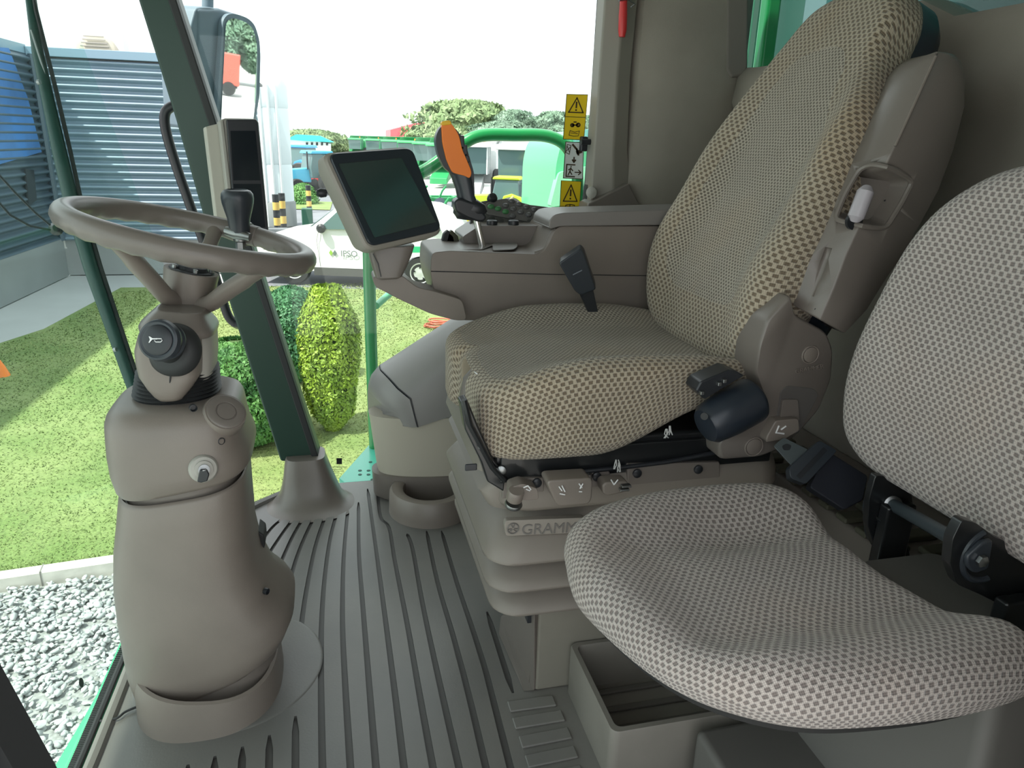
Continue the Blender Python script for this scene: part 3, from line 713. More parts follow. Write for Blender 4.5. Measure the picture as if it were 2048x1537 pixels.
# ============================================================ PILLAR DISPLAY
pd = thing('pillar_display', 'slim upright black monitor in a beige case on the corner pillar', 'monitor', at(485, 470, Y=1.78))
n1 = V(.30, -.95, .06).normalized(); p0 = at(490, 350, Y=1.78)
def onp(pts, off=0): return [on(x, y, p0, n1) + n1 * off for x, y in pts]
prism('display_case', onp(((441, 240), (452, 236), (514, 237), (519, 245), (540, 470), (466, 470)), -.004), -n1 * .045, TAUPE_L, pd, bevel=.005)
prism('case_edge', onp(((439, 243), (447, 237), (474, 471), (464, 471)), .0), -n1 * .03, TAUPE_L, pd, bevel=.003)
prism('display_front', onp(((452, 239), (512, 239), (516, 246), (537, 468), (470, 468)), -.003), n1 * .006, BLACK, pd, bevel=.004)
prism('display_glass', onp(((460, 262), (510, 262), (520, 361), (466, 361)), .003), n1 * .001, GLASSD, pd, bevel=0)
prism('display_glass', onp(((466, 368), (521, 368), (530, 455), (474, 455)), .003), n1 * .001, GLASSD, pd, bevel=0)
prism('display_bracket', [on(x, y, p0 - n1 * .03, n1) for x, y in ((410, 254), (438, 247), (464, 471), (436, 471))], -n1 * .03, mat('beige_case', (.45, .43, .37), .5), pd, bevel=.004)

# ============================================================ MAIN TOUCH DISPLAY
md = thing('touch_display', 'large square touch screen in a grey-brown case left of the joystick', 'monitor', at(790, 540, Y=1.5))
n2 = V(.50, -.80, .36).normalized(); q0 = at(760, 400, Y=1.46)
def ond(pts, off=0): return [on(x, y, q0, n2) + n2 * off for x, y in pts]
def rp_(pts, r=.2, n=5):   # round a px polygon's corners
    out = []; K = len(pts)
    for i in range(K):
        a, b, c = Vector(pts[i - 1]), Vector(pts[i]), Vector(pts[(i + 1) % K])
        la, lc = min(r, (a - b).length * .45), min(r, (c - b).length * .45)
        p, q = b + (a - b).normalized() * la, b + (c - b).normalized() * lc
        for j in range(n + 1):
            t = j / n; out.append(tuple(p * (1 - t) ** 2 + b * 2 * t * (1 - t) + q * t * t))
    return out
FR = rp_([(643, 306), (825, 292), (888, 468), (735, 504)], 22)
BK = [p - n2 * .05 + V(-.004, 0, -.004) for p in ond(rp_([(640, 320), (820, 302), (880, 478), (738, 512)], 22))]
F1 = ond(FR); F2 = ond(FR, -.026)
cen = sum(F1, Vector()) / len(F1)
S = [[cen + (p - cen) * .96 + n2 * .0 for p in F1], F1 and [p - n2 * .004 for p in F1], F2, [cen - n2 * .05 + (p - cen) * .90 for p in F1]]
loft('display_case', S, mat('case_beige', (.30, .28, .24), .45), md, angle=35)
bz = ond(rp_([(655, 309), (822, 297), (882, 461), (738, 494)], 16))
loft('display_bezel', [[p - n2 * .004 for p in bz], [p + n2 * .003 for p in bz], [cen + (p - cen) * .985 + n2 * .005 for p in bz]], mat('bezel_black', (.022, .028, .036), .32), md, angle=35)
gl = [(674, 330), (800, 318), (869, 446), (746, 477)]
gi = ond(gl); gc = sum(gi, Vector()) / 4
loft('screen_surround', [[gc + (p - gc) * 1.02 + n2 * .0052 for p in gi], [gc + (p - gc) * 1.0 + n2 * .0052 for p in gi]], BLACK, md, cap=False)
prism('screen_glass', [p + n2 * .0046 for p in gi], n2 * .001, mat('screen_reflect_green', (.028, .052, .048), .12, spec=.9), md, bevel=0)  # green reflection on the glass put into its base colour
p = on(690, 345, q0, n2)
lathe('case_knob', [(.008, 0), (.009, .01), (.006, .016)], at(651, 386, Y=1.49), V(-1, -.4, 0), RED if 0 else BLACK, md, seg=16)
# neck of the display
S = []
for (y, xl, xr, Yn, d) in ((492, 735, 828, 1.50, .03), (512, 738, 822, 1.50, .032), (535, 744, 812, 1.5, .034), (552, 750, 803, 1.5, .034), (556, 756, 798, 1.5, .03)):
    a = at(xl, y, Y=Yn); b = at(xr, y - 3, Y=Yn); c = (a + b) / 2; uu = (b - a).normalized()
    S.append(sellipse(c, uu, V(0, 1, 0), (b - a).length / 2, d, 4, 32))
loft('display_neck', S, TAUPE2, md, angle=50, bevel=.002)
tube('neck_seam', [at(746, 508, Y=1.468), at(756, 528, Y=1.466), at(762, 554, Y=1.466)], .001, BLACK, md, seg=6)
# carrying arm
prism('display_arm', pxpoly(rp_([(745, 558), (752, 551), (800, 548), (835, 575), (870, 583), (925, 600), (935, 641), (912, 642), (860, 628), (800, 600), (750, 574)], 10, 3), Y=1.49), (0, .075, 0), TAUPE, md, bevel=.006)

# ============================================================ ARMREST CONSOLE
ac = thing('armrest_console', 'long grey-brown armrest console beside the driver seat', 'console', at(1050, 640, Y=1.56))
out = [(868, 505), (863, 512), (861, 545), (866, 575), (878, 605), (896, 632), (918, 641), (1400, 652), (1400, 452), (1120, 452), (1108, 462), (1096, 488), (1087, 503), (1072, 509), (1000, 506), (900, 502)]
prism('console_body', pxpoly(rp_(out, 8, 3), Y=1.52), (0, .20, 0), TAUPE, ac, bevel=.009, seg=4)
tube('console_seam', [at(862, 543, Y=1.5185), at(1100, 549, Y=1.5185), at(1320, 552, Y=1.5185)], .0009, BLACK, ac, seg=6)
# bright moulded edge where the armrest starts
tube('console_edge', catmull([at(1070, 508, Y=1.53), at(1090, 500, Y=1.527), at(1100, 478, Y=1.527), at(1106, 466, Y=1.527), at(1112, 460, Y=1.527)], 5), .0065, TAUPE2, ac, seg=10)
# armrest pad
prism('armrest_pad', pxpoly(rp_([(1098, 460), (1098, 442), (1108, 430), (1125, 426), (1400, 418), (1400, 450), (1120, 453)], 8, 4), Y=1.505), (0, .13, 0), mat('armrest_skin', (.19, .175, .165), .4, bump=.2, bscale=600, bdist=.0005), ac, bevel=.010, seg=4)
# recessed top tray and maker plate
pz = at(980, 490, Y=1.6).z
prism('console_tray', [at(x, y, Z=at(980, 505, Y=1.52).z + .0012) for x, y in rp_([(893, 500), (915, 482), (1030, 476), (1030, 484), (985, 492), (965, 500)], 6, 3)], (0, 0, .0012), TAUPE2, ac, bevel=0)
prism('console_plate', [at(x, y, Z=at(980, 505, Y=1.52).z + .0012) for x, y in rp_([(985, 488), (1032, 485), (1036, 494), (1028, 500), (985, 502)], 4, 3)], (0, 0, .002), mat('plate_grey', (.27, .26, .25), .4), ac, bevel=.0006)
# raised rear shelf carrying the switches
zt = at(980, 505, Y=1.52).z
sh_ = [V(at(925, 480, Y=1.64).x, 1.64, zt), V(at(1090, 470, Y=1.64).x, 1.64, zt)]
prism('switch_shelf', pxpoly(rp_([(925, 474), (958, 452), (1105, 452), (1090, 492), (930, 492)], 5, 3), Y=1.645), (0, .12, 0), TAUPE2, ac, bevel=.005)
KD = mat('keypad_dark', (.10, .10, .095), .45)
# two black thumb wheels and little flat switches
for x in (984, 1027):
    p = at(x, 449, Y=1.67); lathe('thumb_wheel', [(.0125, -.010), (.0125, .008), (.010, .010)], p, V(0, 0, 1), BLACK, ac, seg=26)
for i in range(2): pass
for (x, y, c_) in ((978, 470, 0), (997, 472, 0), (1040, 468, 1), (1052, 462, 1)):
    p = at(x, y, Y=1.66); box('flat_switch', p + V(0, 0, .001), (.016, .010, .005), (TAUPE2, mat('orange_grey_switch', (.35, .2, .15), .5))[c_], ac, .0015)
# rubber toggles at the front
for i, x in enumerate((895, 903)):
    p = at(x + 3, 478, Y=1.68); prism('toggle', [p + V(-.018, 0, -.012), p + V(.016, 0, -.012), p + V(.012, 0, .006), p + V(-.002, 0, .02), p + V(-.012, 0, .012)], (0, .02, 0), (BLACKR, mat('toggle_mark', (.05, .05, .02), .5))[i], ac, bevel=.003)
# key pad
kpn = V(.05, -.80, .60).normalized(); k0 = at(1040, 430, Y=1.74)
def onk(pts, off=0): return [on(x, y, k0, kpn) + kpn * off for x, y in pts]
kpd = thing('keypad', 'dark slanted keypad of small oval buttons behind the joystick', 'keypad', at(1040, 452, Y=1.74))
prism('keypad_board', onk(rp_([(955, 404), (975, 400), (1000, 402), (1100, 414), (1150, 436), (1110, 470), (940, 470), (940, 440)], 10, 3)), -kpn * .03, KD, kpd, bevel=.004)
prism('keypad_panel', onk(rp_([(976, 405), (1010, 398), (1062, 412), (1100, 426), (1085, 452), (1040, 442), (972, 430), (966, 415)], 8, 3)), kpn * .004, mat('keypad_grey', (.14, .135, .13), .45), kpd, bevel=.0015)
lathe('keypad_ball', [(.012, -.01), (.0125, 0), (.009, .006), (.003, .008)], on(984, 398, k0, kpn) + kpn * .006, kpn, BLACK, kpd, seg=20)
u, v, n = frame(kpn)
KB = [(1022, 405), (1037, 411), (1051, 417), (1067, 422), (1082, 427), (1010, 414), (1025, 421), (1040, 427), (1056, 432), (1073, 438), (1024, 435)]
KG = [(981, 416), (995, 420), (1010, 426)]
for i, (x, y) in enumerate(KB + KG):
    p = on(x, y, k0, kpn) + kpn * .004; S = [sellipse(p + n * h, u, v, .0085 * s, .0062 * s, 2, 16) for h, s in ((0, 1), (.003, 1), (.0055, .75), (.0065, .3))]
    b = loft('button', S, mat('button_green', (.05, .20, .07), .4) if i >= len(KB) else mat('button_grey', (.11, .11, .11), .25), kpd)
for (x, y) in ((982, 440), (1000, 444), (1058, 448)):
    p = on(x, y, k0, kpn) + kpn * .004; lathe('dial', [(.008, -.004), (.008, .003), (.006, .004)], p, kpn, mat('dial_dark', (.045, .045, .045), .4), kpd, seg=18)

# ---- joystick
js = thing('joystick', 'hydrostatic lever with orange and black grip on a steel rod', 'joystick', at(965, 500, Y=1.6))
YJ = 1.60
tube('lever_rod', [at(966, 500, Y=YJ), at(950, 425, Y=YJ)], .0075, CHROME, js, seg=18)
S = []
def jsec(x, y, a, b, e=2.4, yy=0): return sellipse(at(x, y, Y=YJ + yy), (CR + V(0, 0, .25)).normalized(), V(0, 1, 0), a, b, e, 28)
loft('grip_base', [jsec(952, 438, .014, .014), jsec(944, 430, .034, .022), jsec(938, 418, .036, .024), jsec(931, 405, .026, .02)], BLACK, js, angle=70)
prism('grip_heel', pxpoly(rp_([(908, 404), (918, 396), (955, 408), (960, 418), (975, 434), (970, 443), (958, 445), (935, 437), (912, 424)], 6, 3), Y=YJ - .024), (0, .045, 0), BLACK, js, bevel=.007)
loft('grip_stem', [jsec(936, 412, .022, .019), jsec(932, 395, .019, .018), jsec(928, 375, .019, .018), jsec(922, 352, .021, .018), jsec(915, 335, .022, .018)], SLATE, js, angle=70)
prism('grip_back', pxpoly(rp_([(882, 252), (900, 248), (905, 300), (935, 352), (912, 353), (890, 338), (877, 312), (871, 285), (873, 268)], 8, 3), Y=YJ - .012), (0, .032, 0), BLACK, js, bevel=.006, seg=4)
prism('grip_face', pxpoly(rp_([(883, 247), (903, 246), (918, 270), (925, 300), (936, 325), (944, 345), (940, 358), (930, 352), (905, 346), (893, 320), (885, 285)], 7, 3), Y=YJ - .020), (0, .018, 0), ORANGE, js, bevel=.006, seg=4)
prism('grip_tip', pxpoly(rp_([(883, 243), (900, 240), (905, 249), (884, 252)], 3, 2), Y=YJ - .021), (0, .022, 0), mat('yellow_tip', (.8, .45, .01), .4), js, bevel=.003)
prism('grip_front', pxpoly(rp_([(902, 250), (916, 262), (935, 300), (948, 345), (950, 400), (936, 400), (930, 340), (915, 290)], 6, 3), Y=YJ - .006), (0, .026, 0), SLATE, js, bevel=.006)
for (x, y, h) in ((917, 278, .02), (924, 283, .024), (930, 300, .02), (926, 305, .016), (934, 318, .014)):
    p = at(x, y, Y=YJ - .018); prism('grip_button', [p + V(a, 0, b) for a, b in ((-.004, h / 2), (.005, h / 2), (.006, -h / 2), (-.003, -h / 2))], (0, .03, 0), BLACK, js, bevel=.002)

# ---- seat belt buckle
bb = thing('belt_buckle', 'black seat belt buckle standing between console and seat cushion', 'buckle', at(1165, 600, Y=1.45))
prism('buckle_body', pxpoly(rp_([(1117, 527), (1160, 497), (1168, 505), (1190, 572), (1192, 580), (1162, 592), (1150, 584)], 6, 4), Y=1.42), (0.01, .03, .006), SLATE, bb, bevel=.004)
tube('buckle_slot', [at(1146, 550, Y=1.4185), at(1164, 541, Y=1.4185)], .0012, mat('slot_grey', (.2, .22, .25), .4), bb, seg=6)
prism('buckle_stem', pxpoly(((1160, 586), (1186, 576), (1200, 640), (1184, 640)), Y=1.43), (0, .012, 0), BLACK, bb, bevel=.002)

# ============================================================ SIDE CABINET WITH CUP HOLDER
cb = thing('side_cabinet', 'rounded beige side cabinet with grey lid and cup holder', 'cabinet', at(830, 1060, Z=0))
# body: a quarter-round tower between the seat and the right-hand glass
CX, CY = .285, 1.80
def csec(z, xl, rx, y0, y1, e=2.6):
    c = V(xl + rx, (y0 + y1) / 2, z); return sellipse(c, V(1, 0, 0), V(0, 1, 0), rx, (y1 - y0) / 2, e, 56)
YN = 1.62
def zat(y, Y=YN): return at(850, y, Y=Y).z
S = []
for (py, x) in ((945, 757), (920, 752), (880, 746), (840, 740), (826, 737)):
    p = at(x, py, Y=1.95); S.append(csec(p.z, p.x, .30, 1.868, 2.05, 2.5))
body = loft('cabinet_body', S, mat('cabinet_beige', (.42, .385, .315), .5, bump=.1, bscale=600, bdist=.0005), cb, angle=50)
S = []
for (py, x, g) in ((940, 748, 0), (985, 752, 0), (1040, 765, .0), (1052, 768, 0)):
    p = at(x, py, Y=1.95); S.append(csec(max(0, p.z), p.x - .006, .31, 1.862, 2.052, 2.5))
S = [[V(p.x, p.y, 0) for p in S[-1]]] + S[::-1][1:]
loft('cabinet_plinth', S, TAUPE2, cb, angle=50)
# lid: sloping nose piece and long top cover rising towards the rear
def lid_sec(x, z, hw, hh, yc=1.76):
    return [V(x, yc + hw * a, z + hh * b) for a, b in ((-1, -1), (-1, -.2), (-.92, .35), (-.7, .78), (-.35, 1), (.35, 1), (.7, .78), (.92, .35), (1, -.2), (1, -1))]
x0 = at(735, 800, Y=1.95).x; lidm = mat('lid_grey', (.24, .23, .22), .4, bump=.1, bscale=600, bdist=.0005)
def lsec(x, dx, ztop, znear, zlow, yn=1.868, yf=2.05):
    # a section across the lid: near lower edge, chamfer, top, far side; leaning back by dx
    return [V(x + dx, yn, zlow), V(x + dx * .8, yn + .002, znear), V(x + dx * .45, yn + .02, znear + (ztop - znear) * .45), V(x + dx * .2, yn + .055, znear + (ztop - znear) * .82), V(x, yn + .10, ztop), V(x, yf - .035, ztop), V(x, yf - .008, ztop - .02), V(x, yf, zlow), V(x, (yn + yf) / 2, zlow)]
S = [lsec(x0 + .004, .08, .310, .275, .24, 1.90, 2.04), lsec(x0 + .006, .09, .325, .280, .24, 1.88, 2.045), lsec(x0 + .016, .10, .352, .300, .24), lsec(x0 + .038, .09, .378, .322, .24)]
S = [[V(p.x, p.y, max(p.z, .335 + (p.x - x0) * .0)) if 0 else p for p in s] for s in S]
loft('lid_nose', S, lidm, cb, angle=60)
S = [lsec(x0 + .041, .09, .380, .325, .24), lsec(x0 + .25, .09, .512, .485, .30), lsec(x0 + .45, .09, .64, .62, .40)]
loft('lid_cover', S, lidm, cb, angle=30)
sm = S[0][:-2]
tube('lid_seam', [p + V(-.0005, 0, .0006) if 0 else p for p in sm], .0016, BLACK, cb, seg=6)
# cup holder
cc = V(.285, 1.555, 0); zt = .125
cc = at(870, 985, Y=1.60); ctr = V(.236, 1.842, 0)
rz = .070
lathe('cup_holder', [(.118, 0), (.117, .02), (.115, rz - .010), (.108, rz - .001), (.098, rz), (.085, rz - .001), (.078, rz - .005), (.074, .004), (.002, .004)], ctr, V(0, 0, 1), TAUPE, cb, seg=56, angle=40)
prism('cup_shelf', [V(ctr.x + .085, 1.79, rz - .002), V(.60, 1.79, rz - .002), V(.60, 1.88, rz - .002), V(ctr.x + .085, 1.88, rz - .002)], (0, 0, -.012), TAUPE, cb, bevel=.004)
prism('cup_shelf_skirt', [V(ctr.x + .09, 1.795, 0), V(.60, 1.795, 0), V(.60, 1.795, rz - .01), V(ctr.x + .09, 1.795, rz - .01)], (0, .05, 0), TAUPE2, cb, bevel=.004)
# ============================================================ DRIVER SEAT
def sst(a, b, x):
    t = max(0, min(1, (x - a) / (b - a))); return t * t * (3 - 2 * t)
ds = thing('driver_seat', 'beige woven driver seat on a tall grey suspension bellows', 'seat', (.48, 1.27, 0))
O = V(.46, 1.265, .66)
oc = [(-.245, -.155), (-.235, -.195), (-.19, -.225), (-.08, -.238), (.06, -.235), (.17, -.222), (.25, -.20), (.275, -.12), (.28, 0), (.275, .12), (.25, .20), (.17, .225), (.06, .232), (-.08, .23), (-.19, .215), (-.235, .185), (-.248, .14), (-.252, .09), (-.248, .06), (-.236, .04), (-.236, .015), (-.246, -.01), (-.25, -.04), (-.25, -.09)]
def tops(x, y):
    h = -.022 * (1 - sst(.10, .20, abs(y))) * sst(-.24, -.05, x)          # dished middle
    h -= .035 * sst(-.05, -.27, x) * (1 if x < 0 else 0)                    # front rolls down
    h += .010 * sst(.13, .2, abs(y)) * sst(.3, 0, abs(x))
    return h - .012 * sst(.1, .28, x)
def covY(x, y, off=0.0):
    xr = 1783 + (y - 305) * (1692 - 1783) / (510 - 305); xl = 1700 + (y - 330) * (1596 - 1700) / 200
    yy = .983 + .062 * max(0, (xr - x) / (xr - xl)) if x < xr else .983 + .01 * (x - xr) / 90
    return at(x, y, Y=yy - off)
def tkd(x, y): return 1.0 - .48 * sst(-.06, .16, x)
sc1 = cushion('seat_cushion', oc, O, V(1, 0, 0), V(0, 1, 0), V(0, 0, 1), .155, tops, CLOTH_D, ds, rim=.035, N=7, mside=CLOTH_DS, tk=tkd, cell2=1.0)
carve(sc1, prism('cutter', [V(x, y, .40) for x, y in ((.12, 1.165), (.235, 1.165), (.258, 1.185), (.262, 1.22), (.255, 1.26), (.235, 1.28), (.12, 1.28))], V(0.02, 0, .222), CLOTH_DS, bevel=.012))
# backrest
vt = V(.255, 0, .63).normalized(); nb = V(-vt.z, 0, vt.x)
OB = V(.775, 1.265, .93)
ob_ = [(-.09, -.325), (-.16, -.315), (-.205, -.28), (-.228, -.20), (-.235, -.10), (-.228, .02), (-.205, .14), (-.188, .25), (-.178, .33), (-.13, .378), (0, .385), (.10, .365), (.15, .31), (.178, .25), (.205, .14), (.228, .02), (.235, -.10), (.228, -.20), (.205, -.28), (.16, -.315), (.09, -.325), (0, -.327)]
def topb(a, b):
    h = .038 * sst(.10, .19, abs(a)) * sst(.36, .05, abs(b + .03)) - .006
    h += .018 * math.exp(-((b + .17) / .10) ** 2)
    return h
ob_ = [(a + (.05 * sst(.12, .28, b) if a < -.05 else 0), b) for a, b in ob_]
cushion('backrest', ob_, OB, V(0, 1, 0), vt, nb, .088, topb, CLOTH_D, ds, rim=.034, N=7, mside=CLOTH_DS, side_from=9, cell2=1.0)
# black shell behind the backrest
ob2 = [(a * .93, b * .97) for a, b in ob_]
P = catmull([V(a, b, 0) for a, b in ob2], 5, True)
S = [[OB + V(0, 1, 0) * p.x * k + vt * p.y * k - nb * d for p in P] for d, k in ((.07, 1.03), (.12, 1.03), (.135, 1.0), (.14, .93))]
loft('backrest_shell', S, mat('navy_black_shell', (.012, .018, .028), .4), ds, angle=60)
# side cover of the backrest
rows_ = [((1822, 119), (1872, 102), (1908, 108)), ((1812, 128), (1873, 106), (1922, 122)), ((1796, 146), (1866, 122), (1931, 150)), ((1772, 190), (1848, 165), (1930, 215)), ((1735, 262), (1815, 238), (1908, 300)), ((1700, 330), (1783, 305), (1878, 382)),
         ((1660, 402), (1745, 385), (1840, 452)), ((1622, 478), (1715, 460), (1800, 520)), ((1596, 530), (1692, 510), (1772, 560)), ((1582, 578), (1668, 575), (1735, 620)), ((1574, 605), (1640, 640), (1690, 668))]
vv = []; secs = []
for a, b, c in rows_:
    p, q, r_ = at(*a, Y=1.045), at(*b, Y=.985), at(*c, Y=.995)
    secs.append([p + V(.02, .04, 0), p, p.lerp(q, .5) + V(0, -.004, 0), q, q.lerp(r_, .5) + V(0, -.004, 0), r_, r_ + V(0, .09, 0), p + V(.05, .09, 0)])
bsc = loft('backrest_side_cover', secs, TAUPE2, ds, bevel=.006, angle=40)
tube('cover_ridge', catmull([at(x, y, Y=.984) for x, y in ((1872, 112), (1848, 165), (1815, 238), (1790, 292))], 4), .0022, TAUPE, ds, seg=8)
# recess with belt guide
rim_o = rp_([(1722, 338), (1748, 328), (1790, 338), (1830, 362), (1806, 408), (1775, 458), (1742, 456), (1672, 440), (1692, 390)], 14, 3)
YR = .974
ro = [covY(x, y, .004) for x, y in rim_o]; rc = sum(ro, Vector()) / len(ro)
cut = finish('cutter', *loft_data([[p + V(0, -.03, 0) for p in ro], [rc + (p - rc) * .96 + V(0, .004, 0) for p in ro], [rc + (p - rc) * .80 + V(0, .034, 0) for p in ro]]), TAUPE2)
carve(bsc, cut)
tube('recess_rim', [p + V(0, .0035, 0) for p in ro] + [ro[0] + V(0, .0035, 0)], .0045, TAUPE2, ds, seg=8)
tube('belt_guide', [covY(1734, 376, .004), covY(1731, 384, .007), covY(1712, 434, .007), covY(1710, 441, .004)], [.007, .0115, .0115, .007], mat('silver_guide', (.42, .39, .42), .28), ds, seg=20, flat=1.1)
lathe('guide_base', [(.014, -.003), (.014, .003)], covY(1708, 442, .0), V(0, -1, 0), BLACK, ds, seg=20)
for x, y in ((1771, 402), (1762, 424)): lathe('pin_hole', [(.0018, -.002), (.0018, .0005)], covY(x, y, -.031), V(0, -1, 0), BLACK, ds, seg=8)
# slot
sl_ = rp_([(1653, 490), (1664, 492), (1660, 512), (1645, 545), (1628, 592), (1617, 590), (1632, 545), (1645, 514)], 6, 3)
carve(bsc, tube('cutter', [covY(x, y, .0) for x, y in ((1658, 496), (1650, 518), (1638, 550), (1623, 592))], .0062, TAUPE2, seg=14))
lathe('pin_hole', [(.0025, -.002), (.0025, .0005)], at(1632, 619, Y=.998), V(0, -1, 0), BLACK, ds, seg=8)
# recliner housing at the near side
oR = rp_([(1536, 640), (1582, 588), (1590, 630), (1655, 665), (1668, 700), (1664, 760), (1640, 820), (1600, 866), (1560, 900), (1520, 916), (1440, 922), (1438, 884), (1478, 868), (1512, 838), (1532, 800), (1512, 745), (1520, 690)], 12, 4)
po = pxpoly(oR, Y=1.005); pc3 = sum(po, Vector()) / len(po)
loft('recliner_cover', [[p + V(0, .07, 0) for p in po], [p + V(0, .008, 0) for p in po], [pc3 + (p - pc3) * .985 + V(0, .002, 0) for p in po], [pc3 + (p - pc3) * .955 for p in po]], TAUPE2, ds, angle=50)
for (x, y, r1) in ((1621, 710, .0150), (1508, 894, .0165)):
    c = at(x, y, Y=1.004); torus('cover_ring', c, V(0, -1, 0), r1, .0016, TAUPE, ds, seg=30, rs=8); lathe('cover_button', [(r1 - .002, -.004), (r1 - .002, .001), (r1 - .004, .002)], c, V(0, -1, 0), TAUPE, ds, seg=28)
text('raised_lettering', 'GRAMMER', at(1590, 748, Y=1.003), at(1640, 738, Y=1.003) - at(1590, 748, Y=1.003), V(0, 0, 1), .0115, TAUPE, ds, extr=.0006)
pk = pxpoly(rp_([(1562, 782), (1575, 772), (1628, 778), (1638, 790), (1600, 862), (1588, 872), (1552, 846)], 6, 3), Y=1.0035)
prism('cover_pocket', pk, (0, .004, 0), mat('pocket_shadow_grey', (.10, .092, .085), .6), ds, bevel=.001)
prism('recline_flap', pxpoly(rp_([(1566, 800), (1596, 800), (1600, 842), (1560, 842)], 4, 3), Y=.999), (0, .008, 0), TAUPE2, ds, bevel=.002)
lv = prism('recline_lever', pxpoly(rp_([(1552, 842), (1598, 838), (1600, 862), (1570, 880), (1532, 886), (1534, 874)], 6, 3), Y=.985), (0, .022, 0), TAUPE, ds, bevel=.004)
tube('lever_mark', [at(1558, 852, Y=.984), at(1552, 866, Y=.984), at(1568, 868, Y=.984)], .0016, WSTAT, lv, seg=6)
tube('lever_mark', [at(1562, 860, Y=.984), at(1572, 853, Y=.984)], .0014, WSTAT, lv, seg=6)
# armrest hinge housing: black drum
c1, c2 = at(1500, 802, Y=1.00), at(1418, 848, Y=.985); ax = (c2 - c1).normalized()
lathe('armrest_hinge', [(.030, -.012), (.0375, -.006), (.039, .0), (.0385, .045), (.036, .070), (.0355, .071), (.034, .085), (.028, .093), (.010, .095)], c1, ax, mat('hinge_black', (.018, .024, .034), .36), ds, seg=52, angle=40)
u, v, n = frame(ax)
prism('hinge_plate', pxpoly(((1392, 782), (1402, 764), (1458, 740), (1470, 742), (1490, 752), (1410, 800)), Y=.985), (0, .04, 0), BLACK, ds, bevel=.003)
for (x, y) in ((1438, 768), (1448, 762), (1403, 786)): box('hinge_tab', at(x, y, Y=.982), (.006, .008, .006), STEEL, ds, .001)
lathe('hinge_hole', [(.006, -.001), (.006, .0016)], at(1409, 833, Y=.965) , V(-.6, -.7, .1), BLACKR, ds, seg=12)

# seat pan mechanism
box('seat_pan', (.50, 1.265, .505), (.52, .41, .05), BLACKM, ds, .008)
box('seat_rail', (.50, 1.062, .49), (.50, .02, .055), BLACKM, ds, .003)
tube('rail_edge', [at(x, y, Y=1.048) for x, y in ((928, 800), (940, 850), (985, 935), (1010, 962))], .005, BLACKM, ds, seg=8)
tube('rail_edge', [at(x, y, Y=1.045) for x, y in ((1160, 944), (1240, 936), (1330, 925), (1435, 905))], .004, BLACK, ds, seg=8)
prism('frame_side', pxpoly(((921, 806), (935, 800), (958, 856), (985, 915), (1012, 950), (1008, 985), (975, 965), (962, 925), (930, 860)), Y=1.055), (0, .03, 0), BLACKM, ds, bevel=.003)
for x in (952, 985, 1015): pass
for (x, y, r1) in ((1003, 940, .008), (962, 893, .005)): lathe('frame_bolt', [(r1, 0), (r1, .004), (r1 * .6, .006)], at(x, y, Y=1.052), V(-.3, -1, 0), STEEL, ds, seg=12)
# front handle showing in the cushion notch
hs = [V(.262, 1.225, .622), V(.252, 1.225, .608), V(.240, 1.225, .585), V(.235, 1.225, .555), V(.24, 1.225, .52)]
tube('front_handle', hs, [.008, .016, .024, .026, .022], TAUPE2, ds, seg=14, flat=.6)
tube('front_handle_mark', [at(946, 742, X=.226), at(954, 748, X=.226)], .0012, WSTAT, ds, seg=6)
# bellows
def brect(z, g, x0=.258, x1=.78, y0=1.05, y1=1.5, r=.055):
    x0 -= g; x1 += g; y0 -= g; y1 += g; return rrect(V((x0 + x1) / 2, (y0 + y1) / 2, z), V(1, 0, 0), V(0, 1, 0), (x1 - x0) / 2, (y1 - y0) / 2, r, 7)
def fold(zb, zt_, g): # one fold: lip at the bottom flaring out, drawing in to the top
    h = zt_ - zb; return [brect(zb + .020, g - .050), brect(zb + .004, g - .008), brect(zb, g), brect(zb + .002, g + .006), brect(zb + .008, g + .006), brect(zb + h * .35, g - .006), brect(zb + h * .62, g - .022), brect(zb + h * .80, g - .042), brect(zt_ + .018, g - .054)]
S = [brect(.201, -.03)]
for zb, zt_, g in ((.208, .266, .010), (.266, .322, .022), (.322, .400, .026)): S += fold(zb, zt_, g)
loft('suspension_bellows', S, RUBBER_T, ds, angle=75)
S = [brect(.412, -.04), brect(.408, -.002), brect(.410, .004), brect(.418, .007), brect(.44, .006), brect(.462, .0), brect(.474, -.012), brect(.476, -.05)]
loft('bellows_collar', S, RUBBER_T, ds, angle=60)
# front folds of the collar
S = []
for (z, x, g) in ((.40, .245, 0), (.43, .228, 0), (.455, .252, 0), (.47, .222, 0), (.53, .236, 0), (.54, .255, 0)):
    S.append(rrect(V(x + .05, 1.27, z), V(1, 0, 0), V(0, 1, 0), .055, .19, .03, 5))
loft('bellows_front', S, RUBBER_T, ds, angle=60)
box('bellows_clip', at(942, 935, Y=1.06) + V(-.0, -.0, 0), (.02, .004, .012), BLACK, ds, .002)
prism('maker_plate', pxpoly(rp_([(1009, 1050), (1012, 1042), (1170, 1036), (1170, 1066), (1012, 1073)], 5, 3), Y=1.033), (0, .012, 0), mat('plate_taupe', (.25, .225, .195), .45), ds, bevel=.001)
pa, pb = at(1042, 1070, Y=1.0325), at(1160, 1064, Y=1.0325)
text('raised_lettering', 'GRAMMER', pa, pb - pa, V(0, 0, 1), .0275, mat('letter_grey', (.14, .13, .12), .5), ds, extr=.0008, bold=0)
c = at(1026, 1058, Y=1.032); torus('maker_emblem', c, V(0, -1, 0), .0095, .0012, mat('letter_grey', (0, 0, 0)), ds, seg=24, rs=6)
